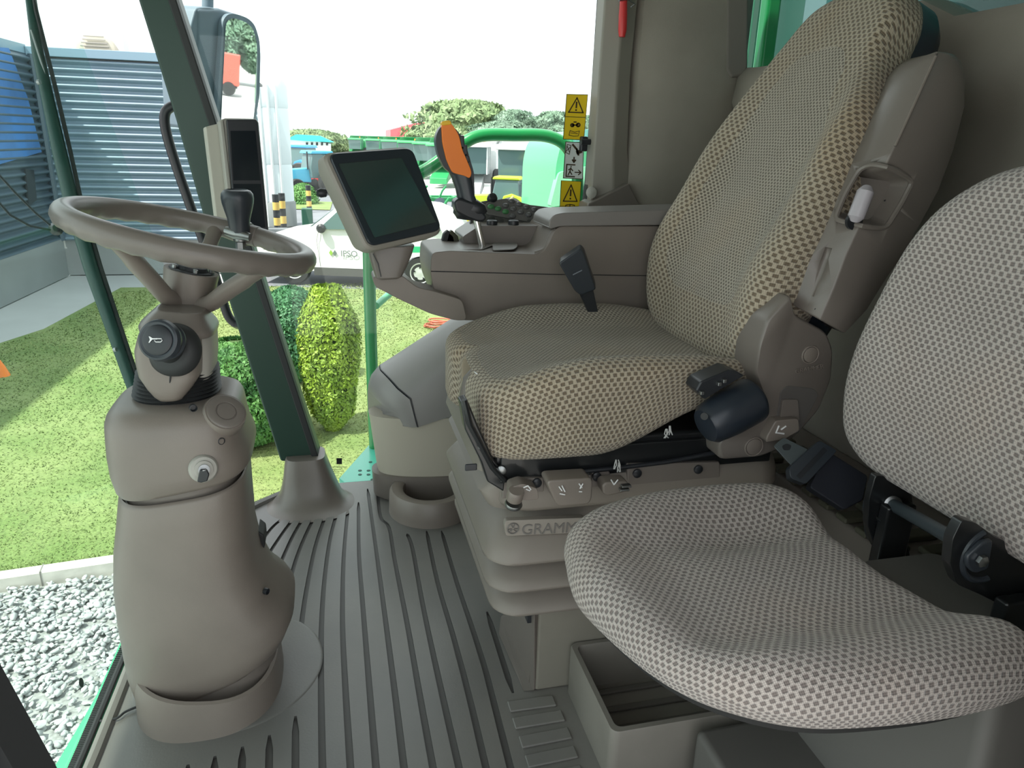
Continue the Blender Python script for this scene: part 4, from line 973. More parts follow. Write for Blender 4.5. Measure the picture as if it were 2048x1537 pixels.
for a in (70, 110, 190, 230, 310, 350): tube('maker_emblem', [c + V(math.cos(math.radians(a)) * .002, 0, math.sin(math.radians(a)) * .002), c + V(math.cos(math.radians(a)) * .0085, 0, math.sin(math.radians(a)) * .0085)], .0010, MATS['letter_grey'], ds, seg=6)
# lever panel and three levers
for (x0, x1, y0, y1) in ((1040, 1088, 958, 985), (1184, 1220, 945, 975), (1255, 1440, 930, 972)):
    prism('side_panel', pxpoly(rp_([(x0, y0), (x1, y0 - (x1 - x0) * .03), (x1, y1), (x0, y1)], 3, 2), Y=1.045), (0, .012, 0), TAUPE2, ds, bevel=.002)
prism('side_panel', [V(.255, 1.056, .432), V(.72, 1.056, .432), V(.72, 1.056, .472), V(.255, 1.056, .472)], (0, .01, 0), TAUPE2, ds, bevel=.002)
for (x, y) in ((1073, 965), (1192, 952), (1273, 946), (1395, 938)): lathe('panel_plug', [(.008, 0), (.008, .005), (.005, .007)], at(x, y, Y=1.046), V(0, -1, 0), BLACK, ds, seg=16)
def marks(pts, par, Y):
    for a, b in pts: tube('lever_mark', [at(*a, Y=Y), at(*b, Y=Y)], .0011, WSTAT, par, seg=6)
l1 = prism('weight_lever', pxpoly(rp_([(1022, 976), (1045, 968), (1075, 978), (1078, 1000), (1040, 1002), (1020, 996)], 6, 3), Y=1.012), (0, .03, 0), TAUPE, ds, bevel=.004)
lathe('lever_knob', [(.013, -.016), (.0135, -.012), (.0135, .0), (.012, .003)], at(1032, 984, Y=1.006), V(.1, -.3, 1), TAUPE, l1, seg=22)
lathe('lever_knob', [(.0135, -.024), (.0145, -.020), (.0135, -.017)], at(1032, 990, Y=1.006), V(.1, -.3, 1), STEEL, l1, seg=22)
marks((((1047, 976), (1056, 972)), ((1056, 972), (1062, 980)), ((1052, 979), (1060, 982))), l1, 1.010)
l2 = prism('height_lever', pxpoly(rp_([(1094, 968), (1100, 962), (1182, 957), (1186, 966), (1184, 1000), (1176, 1010), (1120, 1014), (1112, 1008)], 7, 4), Y=1.0), (0, .04, 0), TAUPE, ds, bevel=.006, seg=4)
marks((((1118, 974), (1124, 982)), ((1124, 972), (1130, 984)), ((1120, 988), (1130, 990)), ((1158, 968), (1164, 976)), ((1158, 984), (1164, 984)), ((1160, 978), (1166, 968))), l2, .998)
l3 = prism('slide_lever', pxpoly(rp_([(1205, 972), (1212, 966), (1255, 964), (1262, 975), (1250, 986), (1215, 994), (1206, 988)], 5, 3), Y=1.008), (0, .03, 0), TAUPE, ds, bevel=.004)
marks((((1222, 960), (1228, 970)), ((1228, 970), (1236, 960))), l3, 1.006)
for (x, y) in ((1248, 979), (1252, 972)): box('lever_hook', at(x, y, Y=1.0), (.016, .01, .004), STEEL, l3, .001)
# frayed threads at the torn cushion edge
random.seed(4)
FR_ = mat('frayed_thread', (.5, .5, .48), .9)
for (x, y) in ((1158, 944), (1234, 920), (1236, 926), (1332, 858), (1338, 852)):
    for k in range(3):
        p = at(x + random.uniform(-3, 3), y, Y=1.028); tube('loose_thread', [p, p + V(random.uniform(-.004, .004), -.003, -.008), p + V(random.uniform(-.006, .006), -.002, -.016)], .0009, FR_, ds, seg=5)
# plinth
pl = thing('seat_plinth', 'grey-brown box plinth that carries the driver seat', 'plinth', (.75, 1.3, 0))
P0 = at(1070, 1384, Z=0)
box('plinth_box', (P0.x + .28, P0.y + .24, .10), (.56, .48, .20), mat('plinth_brown', (.215, .20, .165), .55, var=.08, vscale=8), pl, .006)
a_, b_, c_, d_ = at(1069, 1226, Y=P0.y - .004), at(1069, 1383, Z=.001), at(1045, 1385, Z=.001), at(997, 1269, Z=.001)
e_ = at(1001, 1234, Y=d_.y - .005)
prism('corner_panel', [a_, b_, c_, d_, e_], (.012, .012, 0), TAUPE2, pl, bevel=.003)
box('panel_slot', (P0.x + .012, P0.y + .06, .165), (.06, .10, .03), BLACK, pl, .001)

# ============================================================ STORAGE BIN
BN = thing('storage_bin', 'open dark grey-brown storage bin on the floor under the passenger seat', 'bin', (.7, .95, 0))
bx0, bx1, by0, by1, bh = .397, .885, .852, P0.y - .002, .104
BM_ = mat('bin_plastic', (.20, .185, .16), .5, var=.08, vscale=9)
def ring(x0, x1, y0, y1, z, r): return rrect(V((x0 + x1) / 2, (y0 + y1) / 2, z), V(1, 0, 0), V(0, 1, 0), (x1 - x0) / 2, (y1 - y0) / 2, r, 5)
S = [ring(bx0, bx1, by0, by1, 0, .015), ring(bx0, bx1, by0, by1, bh - .003, .015), ring(bx0 + .002, bx1 - .002, by0 + .002, by1 - .002, bh, .013), ring(bx0 + .011, bx1 - .011, by0 + .011, by1 - .011, bh, .012), ring(bx0 + .013, bx1 - .013, by0 + .013, by1 - .013, bh - .004, .010), ring(bx0 + .020, bx1 - .02, by0 + .02, by1 - .02, .012, .01)]
loft('bin_tub', S, BM_, BN, angle=50)
for k in range(4): box('bin_rib', (.64, .90 + .045 * k, .016), (.42, .012, .006), mat('bin_floor_rib', (.13, .12, .105), .6), BN, .002)

# ============================================================ PASSENGER SEAT
ps = thing('fold_down_chair', 'pale grey woven fold-down passenger seat, nearest the camera', 'seat', (.52, .68, .3))
OI = V(.50, .70, .505)
# outline traced round the pad (x fore-aft, y lateral)
oi = [(x - .50, y - .70) for x, y in ((.285, .80), (.305, .865), (.36, .905), (.46, .935), (.58, .94), (.665, .925), (.70, .87), (.70, .78), (.70, .70), (.72, .60), (.735, .54), (.74, .50), (.70, .482), (.62, .474), (.53, .478), (.455, .49), (.395, .517), (.345, .56), (.31, .62), (.285, .70), (.278, .75))]
def topi(x, y):
    h = -.030 * (1 - sst(.09, .17, abs(y + .0))) * sst(-.21, -.09, x)
    h -= .012 * sst(-.13, -.24, x)
    h -= .034 * math.exp(-(((x - .06) / .13) ** 2 + ((y - .135) / .05) ** 2)) * 1.0
    return h
cushion('seat_cushion', oi, OI, V(1, 0, 0), V(0, 1, 0), V(0, 0, 1), .078, topi, CLOTH_I, ps, rim=.042, N=9, under=.03, cell2=1.0)
# black seat pan under the cushion
P = catmull([V(x, y, 0) for x, y in oi], 4, True)
loft('seat_pan', [[OI + V(p.x * k, p.y * k, z) for p in P] for z, k in ((-.060, .90), (-.074, .925), (-.082, .92), (-.086, .86))], mat('pan_black', (.012, .012, .012), .8), ps, angle=50)
# backrest
OBI = V(.765, .655, .79); vi = V(.06, 0, 1).normalized(); ni = V(-vi.z, 0, vi.x)
obi = [(-.12, -.25), (-.19, -.24), (-.235, -.19), (-.25, -.10), (-.25, .0), (-.235, .09), (-.19, .16), (-.11, .20), (0, .212), (.10, .198), (.17, .155), (.218, .09), (.245, .01), (.262, -.08), (.265, -.16), (.24, -.22), (.16, -.248), (0, -.252)]
def topbi(a, b): return -.012 * (1 - sst(.08, .2, abs(a))) + .008 * math.exp(-((b + .08) / .08) ** 2)
cushion('backrest', obi, OBI, V(0, 1, 0), vi, ni, .10, topbi, CLOTH_I, ps, rim=.036, N=8, cell2=1.0)
# hinge brackets and torsion rod
r0, r1 = at(1782, 1008, Y=.80), at(1945, 1100, Y=.60)
tube('torsion_rod', [r0, r1], .0095, mat('rod_slate', (.06, .075, .085), .3, metal=.3), ps, seg=20)
lathe('rod_collar', [(.013, -.004), (.0135, .004), (.010, .006)], r0 + (r1 - r0).normalized() * .004, r1 - r0, STEEL, ps, seg=20)
def brk(nm, pts, Y, th, m=BLACKM): return prism(nm, pxpoly(rp_(pts, 8, 3), Y=Y), (0, th, 0), m, ps, bevel=.003)
brk('hinge_bracket', [(1752, 950), (1790, 958), (1824, 985), (1830, 1040), (1815, 1080), (1822, 1120), (1790, 1130), (1752, 1100), (1735, 1050), (1738, 1000)], .80, .012)
brk('hinge_bracket', [(1740, 985), (1765, 960), (1752, 1050), (1760, 1110), (1738, 1075), (1733, 1020)], .815, .01, SLATE)
brk('hinge_lug', [(1760, 1040), (1800, 1035), (1812, 1060), (1800, 1080), (1765, 1075)], .79, .012)
lathe('hinge_bolt', [(.008, 0), (.008, .005), (.004, .007)], at(1783, 1053, Y=.788), V(0, -1, 0), STEEL, ps, seg=6)
brk('hinge_bracket', [(1925, 1040), (1952, 1046), (1990, 1075), (2100, 1120), (2100, 1270), (2020, 1220), (1960, 1190), (1915, 1170), (1900, 1130), (1905, 1080)], .60, .014)
torus('bracket_arc', at(1975, 1110, Y=.60), V(0, -1, 0), .035, .004, SLATE, ps, seg=30, rs=8, a0=2.0, a1=5.0)
brk('hinge_lug', [(1935, 1115), (1968, 1085), (1988, 1080), (1985, 1100), (1978, 1140), (1950, 1150), (1935, 1135)], .588, .008, SLATE)
lathe('hinge_bolt', [(.0075, 0), (.0075, .005), (.004, .007)], at(1961, 1121, Y=.587), V(0, -1, 0), STEEL, ps, seg=6)
lathe('hinge_bolt', [(.003, 0), (.003, .003)], at(2030, 1204, Y=.598), V(0, -1, 0), STEEL, ps, seg=10)
box('seat_arm', (.79, .79, .44), (.05, .02, .14), BLACKM, ps, .004); box('seat_arm', (.80, .585, .42), (.07, .02, .14), BLACKM, ps, .004)
# pedestal under the seat
pp = thing('passenger_seat_pedestal', 'dark grey pedestal under the passenger seat', 'pedestal', (.8, .62, 0))
DP = mat('pedestal_grey', (.12, .115, .105), .55, bump=.1, bscale=400, bdist=.0006)
loft('pedestal_body', [rrect(V(.78, .64, z), V(1, 0, 0), V(0, 1, 0), a, b, .02, 5) for z, a, b in ((0, .10, .17), (.10, .098, .168), (.112, .09, .16), (.44, .07, .12))], DP, pp, angle=50)
box('pedestal_step', (.71, .64, .055), (.36, .38, .11), DP, pp, .012)
bp_ = box('beige_side_panel', (1.02, .42, .20), (.22, .03, .34), TAUPE_L, bevel=.008); tag(bp_, 'beige panel at the lower right behind the passenger seat cushion', 'panel')
# rear shelf with ribbed dark mat behind the seats
rs_ = thing('rear_shelf', 'low shelf along the rear wall with a dark ribbed mat', 'shelf', (1.08, .95, 0))
box('shelf_body', (1.015, .95, .17), (.22, 1.42, .34), TAUPE2, rs_, .01)
MT = mat('olive_ribbed_mat', (.075, .072, .05), .7)
for k in range(26): box('mat_rib', (.925, .27 + .054 * k, .346), (.05, .03, .012), MT, rs_, .004)
for k in range(26): box('mat_rib', (1.0, .297 + .054 * k, .346), (.07, .03, .012), MT, rs_, .004)
st_ = box('beige_cabinet_post', (.99, .80, .36), (.10, .06, .40), TAUPE, bevel=.006); tag(st_, 'narrow beige post standing behind the torsion rod', 'post')
# belt tongue and reel of the driver's lap belt
bt = thing('belt_tongue', 'black seat belt tongue and buckle lying between the two seats', 'seat belt', at(1650, 980, Y=.93))
tn = V(-.15, -.8, .6).normalized(); t0 = at(1640, 930, Y=.93)
def ont(pts, off=0): return [on(x, y, t0, tn) + tn * off for x, y in pts]
prism('tongue_plate', ont(rp_([(1546, 893), (1566, 876), (1625, 905), (1588, 938), (1575, 925)], 5, 3)), tn * .0025, mat('tongue_metal', (.10, .12, .125), .4, metal=.5), bt, bevel=.0006)
prism('tongue_hole', ont(rp_([(1562, 893), (1572, 888), (1582, 892), (1578, 902), (1566, 902)], 4, 3), .0024), tn * .0005, BLACK, bt, bevel=0)
prism('tongue_body', ont(rp_([(1572, 938), (1632, 884), (1668, 905), (1605, 972), (1575, 960)], 6, 3), -.004), tn * .016, SLATE, bt, bevel=.003)
prism('belt_slot', ont([(1586, 955), (1640, 898), (1648, 905), (1594, 962)], .0115), tn * .001, BLACK, bt, bevel=0)
prism('belt_cover', ont(rp_([(1655, 900), (1738, 952), (1728, 1000), (1690, 1020), (1620, 975)], 6, 3), -.02), tn * .018, mat('belt_navy', (.012, .014, .022), .6), bt, bevel=.004)
# ============================================================ OUTSIDE
GZ = -1.9
GR = mat('lawn_grass', (.135, .205, .055), .9, bump=.7, bscale=18, bdist=.04, vscale=1.3, col2=(.22, .275, .10))
# finer colour break-up of the lawn
nt = GR.node_tree
ramp = [n for n in nt.nodes if n.type == 'VALTORGB'][0]; bs = nt.nodes['Principled BSDF']
n2_ = nt.nodes.new('ShaderNodeTexNoise'); n2_.inputs['Scale'].default_value = 26; n2_.inputs['Detail'].default_value = 8; n2_.inputs['Roughness'].default_value = .75
tc_ = [n for n in nt.nodes if n.type == 'TEX_COORD'][0]; nt.links.new(tc_.outputs['Object'], n2_.inputs['Vector'])
rr_ = nt.nodes.new('ShaderNodeMapRange'); rr_.inputs['From Min'].default_value = .3; rr_.inputs['From Max'].default_value = .7; rr_.inputs['To Min'].default_value = .8; rr_.inputs['To Max'].default_value = 1.2
nt.links.new(n2_.outputs[0], rr_.inputs['Value'])
sm_ = nt.nodes.new('ShaderNodeVectorMath'); sm_.operation = 'SCALE'; nt.links.new(ramp.outputs[0], sm_.inputs[0]); nt.links.new(rr_.outputs[0], sm_.inputs['Scale']); nt.links.new(sm_.outputs[0], bs.inputs['Base Color'])
o = finish('ground', [V(-90, -60, GZ - .06), V(140, -60, GZ - .06), V(140, 230, GZ - .06), V(-90, 230, GZ - .06)], [(0, 1, 2, 3)], mat('yard_concrete', (.50, .49, .47), .8, var=.06, vscale=.4), smooth=False); struct(o)
KA, KB_ = at(0, 1165, Z=GZ), at(235, 1130, Z=GZ); kd_ = (KB_ - KA).normalized(); kn_ = V(-kd_.y, kd_.x, 0)
far_ = [at(230, 566, Z=GZ), at(560, 573, Z=GZ), at(860, 583, Z=GZ)]
gl_ = KA - kd_ * 8; gr_ = KA + kd_ * 16
fl = far_[1] + (far_[0] - far_[1]) * 3; fr = far_[1] + (far_[2] - far_[1]) * 6
def poly(name, pts, z, m):
    o = finish(name, [V(p.x, p.y, z) for p in pts], [tuple(range(len(pts)))], m, smooth=False); return struct(o)
poly('lawn', [gl_, gr_, fr, far_[2], far_[1], V(-4.0, 15.2, GZ), V(-4.3, 12.0, GZ), V(-5.0, 10.2, GZ), V(-9, 8.5, GZ)], GZ, GR)
poly('road', [far_[1] + V(-4, .15, 0), fr + V(0, .1, 0), fr + V(20, 18, 0), V(-2, 42, GZ), V(-12, 40, GZ)], GZ - .03, mat('asphalt', (.17, .18, .20), .85, var=.1, vscale=1))
poly('paving', [V(-4.0, 15.25, 0), V(-4.3, 12.0, 0), V(-5.0, 10.2, 0), V(-9, 8.5, 0), V(-12, 16, 0), V(-2, 17.5, 0), V(-1.5, 15.2, 0)], GZ - .02, mat('pavement_grey', (.42, .43, .43), .8, var=.05, vscale=1))
poly('gravel_bed', [gl_, gr_, gr_ - kn_ * 9, gl_ - kn_ * 9], GZ - .05, mat('gravel_base', (.28, .29, .28), .9, var=.3, vscale=30))
# kerb
secs = [[KA + kd_ * t + q for q in (V(0, 0, -.1) - kn_ * .05, V(0, 0, .05) - kn_ * .05, V(0, 0, .06) - kn_ * .04, V(0, 0, .06) + kn_ * .04, V(0, 0, .05) + kn_ * .05, V(0, 0, -.1) + kn_ * .05)] for t in (-8, 16)]
KM = mat('kerb_concrete', (.55, .52, .47), .85, var=.12, vscale=9)
kb0 = loft('kerb', secs, KM, smooth=False); struct(kb0)
vv = []; ff = []
for i in range(44):
    v, f = boxv(KA + kd_ * (-8 + i * .55) + V(0, 0, .0), (.008, .104, .124), kd_, kn_); b = len(vv); vv += v; ff += [tuple(x + b for x in q) for q in f]
finish('kerb_joint', vv, ff, mat('kerb_joint', (.2, .19, .17), .9), kb0, smooth=False)
# grass tufts spilling over the kerb + short blades as one stuff object near the camera
random.seed(11)
vv = []; ff = []
def blade(p, h, w_, lean):
    a = random.uniform(0, 2 * PI); d = V(math.cos(a), math.sin(a), 0) * w_; l = V(random.uniform(-1, 1), random.uniform(-1, 1), 0) * lean
    b = len(vv); vv.extend([p - d, p + d, p + l + V(0, 0, h)]); ff.append((b, b + 1, b + 2))
for i in range(90000):
    t = random.uniform(-4.2, 4.6); q = random.random() ** 1.4 * 10.0
    _p = KA + kd_ * t + kn_ * (.06 + q)
    if _p.y > 8.0 and _p.x < -9 + (min(_p.y, 10.2) - 8.5) * 2.35 + max(0, min(_p.y, 12) - 10.2) * .39 + max(0, _p.y - 12) * .1 + .1: continue
    blade(_p, random.uniform(.008, .024) * (1 + 1.2 * (q < .1)), .004 + .0010 * q, .03)
gb = finish('grass_blades', vv, ff, mat('grass_blade', (.14, .205, .055), .8, vscale=1.5, col2=(.22, .27, .095)), smooth=False); tag(gb, 'short mown grass of the lawn beyond the kerb', 'grass', kind='stuff')
# gravel
vv = []; ff = []
ico = bmesh.new(); bmesh.ops.create_icosphere(ico, subdivisions=1, radius=1); IV = [v.co.copy() for v in ico.verts]; IF = [tuple(v.index for v in f.verts) for f in ico.faces]; ico.free()
for i in range(15000):
    t = random.uniform(-1.6, 2.6); q = random.uniform(.07, 3.3)
    p = KA + kd_ * t - kn_ * q + V(0, 0, random.uniform(-.045, -.01)); s = random.uniform(.012, .028)
    sx, sy, sz = s * random.uniform(.8, 1.5), s * random.uniform(.6, 1.0), s * random.uniform(.3, .6); R_ = Matrix.Rotation(random.uniform(0, 6.3), 3, 'Z') @ Matrix.Rotation(random.uniform(-.6, .6), 3, 'X') @ Matrix.Rotation(random.uniform(-.5, .5), 3, 'Y')
    b = len(vv); vv += [p + R_ @ V(c.x * sx, c.y * sy, c.z * sz) for c in IV]; ff += [(a + b, c + b, d + b) for a, c, d in IF]
gv = finish('gravel', vv, ff, mat('pale_pebble', (.30, .32, .32), .8, vscale=14, col2=(.50, .52, .51)), angle=60); tag(gv, 'pale grey stone gravel in front of the kerb', 'gravel', kind='stuff')

# ---- corrugated building
bl = thing('corrugated_building', 'long low building clad in blue-grey corrugated sheet', 'building', (-4, 17, GZ))
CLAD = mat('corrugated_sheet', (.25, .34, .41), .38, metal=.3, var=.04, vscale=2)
CLAD_SHADE = mat('corrugated_sheet_shaded', (.075, .11, .145), .45, metal=.1, var=.08, vscale=1)  # same sheet, with the wing's shade put into a darker colour
cnr = V(-5.35, 16.6, 0); ztop = at(60, 108, Y=16.6).z; zb_ = GZ + .72; ex = at(507, 130, Y=16.6).x
def corr(name, a, b, z0, z1, m, out, pitch=.145, amp=.045, par=bl):
    vv = []; n = int((z1 - z0) / pitch * 8)
    for i in range(n + 1):
        z = z0 + (z1 - z0) * i / n; o_ = out * (amp * math.sin(2 * PI * (z - z0) / pitch)); vv += [V(a.x, a.y, z) + o_, V(b.x, b.y, z) + o_]
    return finish(name, vv, [(2 * i, 2 * i + 1, 2 * i + 3, 2 * i + 2) for i in range(n)], m, par, angle=80)
corr('front_cladding', cnr, V(ex, cnr.y, 0), zb_, ztop, CLAD, V(0, -1, 0))
w0 = V(-5.95, 3.6, 0)
corr('wing_cladding', w0, cnr, zb_, ztop, CLAD_SHADE, V(1, 0, 0))
prism('concrete_base', [V(cnr.x, cnr.y + .05, GZ), V(ex, cnr.y + .05, GZ), V(ex, cnr.y + .05, zb_), V(cnr.x, cnr.y + .05, zb_)], (0, .3, 0), mat('base_concrete', (.30, .31, .31), .85, var=.06, vscale=1), bl, bevel=0)
prism('concrete_base', [V(w0.x + .04, w0.y, GZ), V(cnr.x + .04, cnr.y, GZ), V(cnr.x + .04, cnr.y, zb_ + .04), V(w0.x + .04, w0.y, zb_ + .04)], (-.4, 0, 0), mat('base_concrete_shaded', (.22, .235, .24), .85, var=.06, vscale=1), bl, bevel=0)  # same concrete, darkened in colour for the shaded wing
tube('corner_trim', [V(cnr.x + .03, cnr.y - .03, zb_), V(cnr.x + .03, cnr.y - .03, ztop)], .07, CLAD_SHADE, bl, seg=8)
box('roof_flashing', ((cnr.x + ex) / 2, cnr.y + .1, ztop + .05), (ex - cnr.x + .1, .35, .16), mat('flashing_blue', (.22, .33, .42), .4), bl, .01)
a = V(w0.x - .05, w0.y, ztop); b = V(cnr.x - .05, cnr.y, ztop)
prism('roof_flashing', [a, b, b + V(0, 0, .16), a + V(0, 0, .16)], (-.35, 0, 0), MATS['flashing_blue'], bl, bevel=0)
box('roof_deck', ((cnr.x + ex) / 2 , cnr.y + 3, ztop - .05), (ex - cnr.x - .6, 6, .06), DGREY, bl, 0)
# windscreen's blue reflection put in as a panel on the wing; small window
def wingpt(px, py, off=.05):
    nn = (cnr - w0).cross(V(0, 0, 1)).normalized(); return on(px, py, w0 + nn * 0, nn) + V(off, 0, 0)
bsh = prism('blue_reflection_panel', [wingpt(*q, .03) for q in ((-60, 90), (14, 96), (52, 196), (80, 304), (-60, 345))], (-.02, 0, 0), mat('blue_reflection', (.05, .16, .42), .5, var=.25, vscale=1.3), bl, bevel=0)
prism('wing_window', [wingpt(*q) for q in ((45, 338), (62, 340), (68, 400), (52, 412))], (-.03, 0, 0), BLACK, bl, bevel=0)
fu = thing('roof_fan_unit', 'beige round fan unit on the roof of the corrugated building', 'air conditioner', at(198, 107, Y=17.6))
fc = at(198, 106, Y=17.6)
lathe('fan_drum', [(.36, -.2), (.36, .2), (.30, .22), (.05, .22)], fc + V(0, 0, .0), V(0, -1, .05), mat('fan_beige', (.55, .52, .42), .6), fu, seg=40)
for k in range(6): box('fan_slat', fc + V(0, -.24, -.02 + .06 * k), (.62 - .05 * k, .02, .02), mat('fan_slat', (.35, .34, .3), .6), fu, .003)
box('fan_box', fc + V(0, .25, 0), (.95, .4, .8), mat('fan_box_white', (.75, .76, .74), .6), fu, .01)
# white silo at the end
so = thing('white_tank', 'tall white ribbed tank at the end of the corrugated building', 'tank', (-1.9, 25.8, GZ))
tx = at(552, 300, Y=25.8).x; zt1 = at(550, 152, Y=25.8).z
lathe('tank_shell', [(.62, 0), (.62, 1.9), (.60, 1.95), (.62, 2.0), (.62, 3.6), (.60, 3.65), (.62, 3.7), (.62, zt1 - GZ - .3), (.45, zt1 - GZ), (.02, zt1 - GZ + .2)], V(tx - .15, 25.8, GZ), V(0, 0, 1), mat('tank_white', (.62, .70, .72), .5, var=.05, vscale=1), so, seg=40, angle=30)
for a in (-1.9, -1.5, -1.1): tube('tank_rib', [V(tx - .15 + .63 * math.cos(a), 25.8 + .63 * math.sin(a), GZ), V(tx - .15 + .63 * math.cos(a), 25.8 + .63 * math.sin(a), zt1 - .3)], .04, mat('tank_rib_white', (.7, .74, .74), .5), so, seg=8)
lathe('tank_skirt', [(.66, 0), (.66, .75), (.62, .8)], V(tx - .15, 25.8, GZ), V(0, 0, 1), mat('tank_skirt_grey', (.25, .27, .27), .7), so, seg=40)
# bollards
def bollard(px, py, D, r, h, label):
    p = at(px, py, Z=GZ); t = thing('bollard', label, 'bollard', p, 'black and yellow bollards')
    n = 5
    for k in range(n): lathe('bollard_band', [(r, 0), (r, h / n)], p + V(0, 0, h / n * k), V(0, 0, 1), (BLACK, mat('bollard_yellow', (.65, .45, .12), .5))[k % 2], t, seg=16, angle=30)
    return t
bollard(619, 423, 30, .10, 1.0, 'banded bollard standing before the round hedge')
bollard(568, 462, 24.6, .10, 1.15, 'banded bollard at the foot of the white tank, outer one')
bollard(556, 466, 24, .10, 1.15, 'banded bollard at the foot of the white tank, inner one')
bn_ = box('litter_bin', at(607, 454, Z=GZ) + V(.15, -.3, .32), (.34, .34, .62), mat('bin_green', (.02, .09, .06), .5), bevel=.03); tag(bn_, 'small dark green bin on the road near the white tank', 'bin')
lw = box('low_concrete_wall', at(585, 480, Z=GZ) + V(-.4, 0, .15), (2.2, .4, .35), mat('wall_grey', (.4, .41, .41), .8), bevel=.01); tag(lw, 'low grey concrete wall beside the white tank', 'low wall')

# ---- plants
def leafy(name, c, rx, ry, h, n, ls, m, par=None, seed=1, shape='round', amp=.16):
    random.seed(seed); vv = []; ff = []
    for i in range(n):
        a = random.uniform(0, 2 * PI); z = random.random()
        if shape == 'cone': rr = (math.sin(PI * min(1, z * .62 + .16)) ** .8) * (1 if z > .12 else .45 + z * 4.5) * (1 - .35 * max(0, z - .8) / .2)
        elif shape == 'oval': rr = math.sqrt(max(0.02, 1 - (2 * z - 1) ** 2)) ** .7
        else: rr = math.sqrt(max(0.0, 1 - (z * 1.0) ** 2.6))
        rr *= 1 + amp * noise.noise(V(math.cos(a) * 2.3, math.sin(a) * 2.3, z * 5 + seed)); rr *= random.uniform(.80, 1.0)
        p = c + V(rx * rr * math.cos(a), ry * rr * math.sin(a), h * z)
        n_ = V(math.cos(a) + random.uniform(-.8, .8), math.sin(a) + random.uniform(-.8, .8), random.uniform(-.4, 1.1)).normalized()
        u, v, _ = frame(n_, V(random.uniform(-1, 1), random.uniform(-1, 1), random.uniform(-1, 1)).normalized()); s = ls * random.uniform(.6, 1.3); b = len(vv)
        vv += [p - u * s * .5, p - v * s, p + u * s * .5, p + v * s]; ff.append((b, b + 1, b + 2, b + 3))
    return finish(name, vv, ff, m, par, smooth=False)
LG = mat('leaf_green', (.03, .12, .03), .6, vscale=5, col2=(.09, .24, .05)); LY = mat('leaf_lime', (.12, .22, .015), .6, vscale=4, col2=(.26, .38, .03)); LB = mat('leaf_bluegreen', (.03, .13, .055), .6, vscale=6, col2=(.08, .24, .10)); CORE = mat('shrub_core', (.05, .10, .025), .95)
def shrub(name, label, base, rx, ry, h, n, ls, m, seed, shape, grp=None, cat='shrub'):
    t = thing(name, label, cat, base, grp)
    leafy('foliage', base, rx, ry, h, n, ls, m, t, seed, shape)
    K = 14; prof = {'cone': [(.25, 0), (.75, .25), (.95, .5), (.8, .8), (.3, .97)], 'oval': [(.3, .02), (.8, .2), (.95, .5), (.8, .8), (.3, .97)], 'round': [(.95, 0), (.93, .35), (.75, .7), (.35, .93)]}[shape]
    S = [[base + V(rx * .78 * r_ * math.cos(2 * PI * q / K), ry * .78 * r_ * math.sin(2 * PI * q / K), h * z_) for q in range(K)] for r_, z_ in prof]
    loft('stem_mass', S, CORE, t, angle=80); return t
cy = at(668, 858, Z=GZ)
shrub('conical_shrub', 'lime-green conical shrub on the lawn, seen through the side glass', cy, .30, .30, at(655, 572, Y=cy.y).z - GZ, 16000, .022, LY, 3, 'cone')
b2_ = at(592, 760, Z=GZ)
shrub('columnar_shrub', 'blue-green columnar shrub standing behind the lime-green one', b2_, .36, .36, at(575, 575, Y=b2_.y).z - GZ, 12000, .026, LB, 5, 'oval')
b1_ = at(470, 905, Z=GZ) + V(.05, .25, 0)
shrub('rounded_shrub', 'green rounded shrub behind the dark corner pillar', b1_, .55, .5, at(490, 680, Y=b1_.y).z - GZ, 20000, .024, LG, 7, 'oval')
hb_ = at(606, 410, Z=GZ) + V(0, .8, 0)
shrub('round_hedge', 'clipped round green hedge beyond the road', hb_, .68, .68, .85, 3500, .05, mat('hedge_leaf', (.07, .2, .05), .7, vscale=3, col2=(.14, .32, .08)), 9, 'round')
o = poly('lawn_island', [at(x, y, Z=GZ) for x, y in ((585, 418), (660, 420), (665, 404), (585, 402))], GZ + .0, GR)
# orange marker on the lawn
o = lathe('orange_marker', [(.09, 0), (.05, .12), (.015, .2)], at(4, 752, Z=GZ), V(0, 0, 1), ORANGE, None, seg=14); tag(o, 'small orange marker on the lawn at the left edge', 'marker')
# coiled red hose on the lawn
hp = at(880, 655, Z=GZ); pth = []
for i in range(60):
    a = i * .42; pth.append(hp + V((.16 + .05 * math.sin(i * .31)) * math.cos(a) * 1.3, (.16 + .03 * math.cos(i * .5)) * math.sin(a), .01 + .002 * i))
o = tube('coiled_hose', pth, .012, mat('hose_red', (.55, .13, .08), .5), None, seg=6); tag(o, 'coiled red hose lying on the lawn beside the console', 'hose')

# ---- parked white car (small MPV), side on
car = thing('parked_car', 'white company car with green stripe parked beyond the lawn', 'car', (.4, 15.4, GZ))
cb_y = 14.95; ca = math.atan2(-.76, 2.47)
cu, cv = V(math.cos(ca), math.sin(ca), 0), V(-math.sin(ca), math.cos(ca), 0)
c0_ = at(590, 568, Z=GZ); c0_ = V(c0_.x, c0_.y, GZ)
def cp_(x, z, y=0): return c0_ + cu * x + cv * y + V(0, 0, z)
side = [(-.80, .28), (-.84, .55), (-.78, .82), (-.45, .98), (.15, 1.08), (.35, 1.14), (.85, 1.52), (1.2, 1.62), (2.0, 1.66), (2.8, 1.60), (3.25, 1.42), (3.42, 1.05), (3.45, .45), (3.35, .28), (2.93, .28), (2.90, .48), (2.75, .62), (2.58, .66), (2.42, .62), (2.27, .48), (2.24, .28), (.36, .28), (.33, .48), (.18, .62), (0, .66), (-.18, .62), (-.33, .48), (-.36, .28)]
S = []
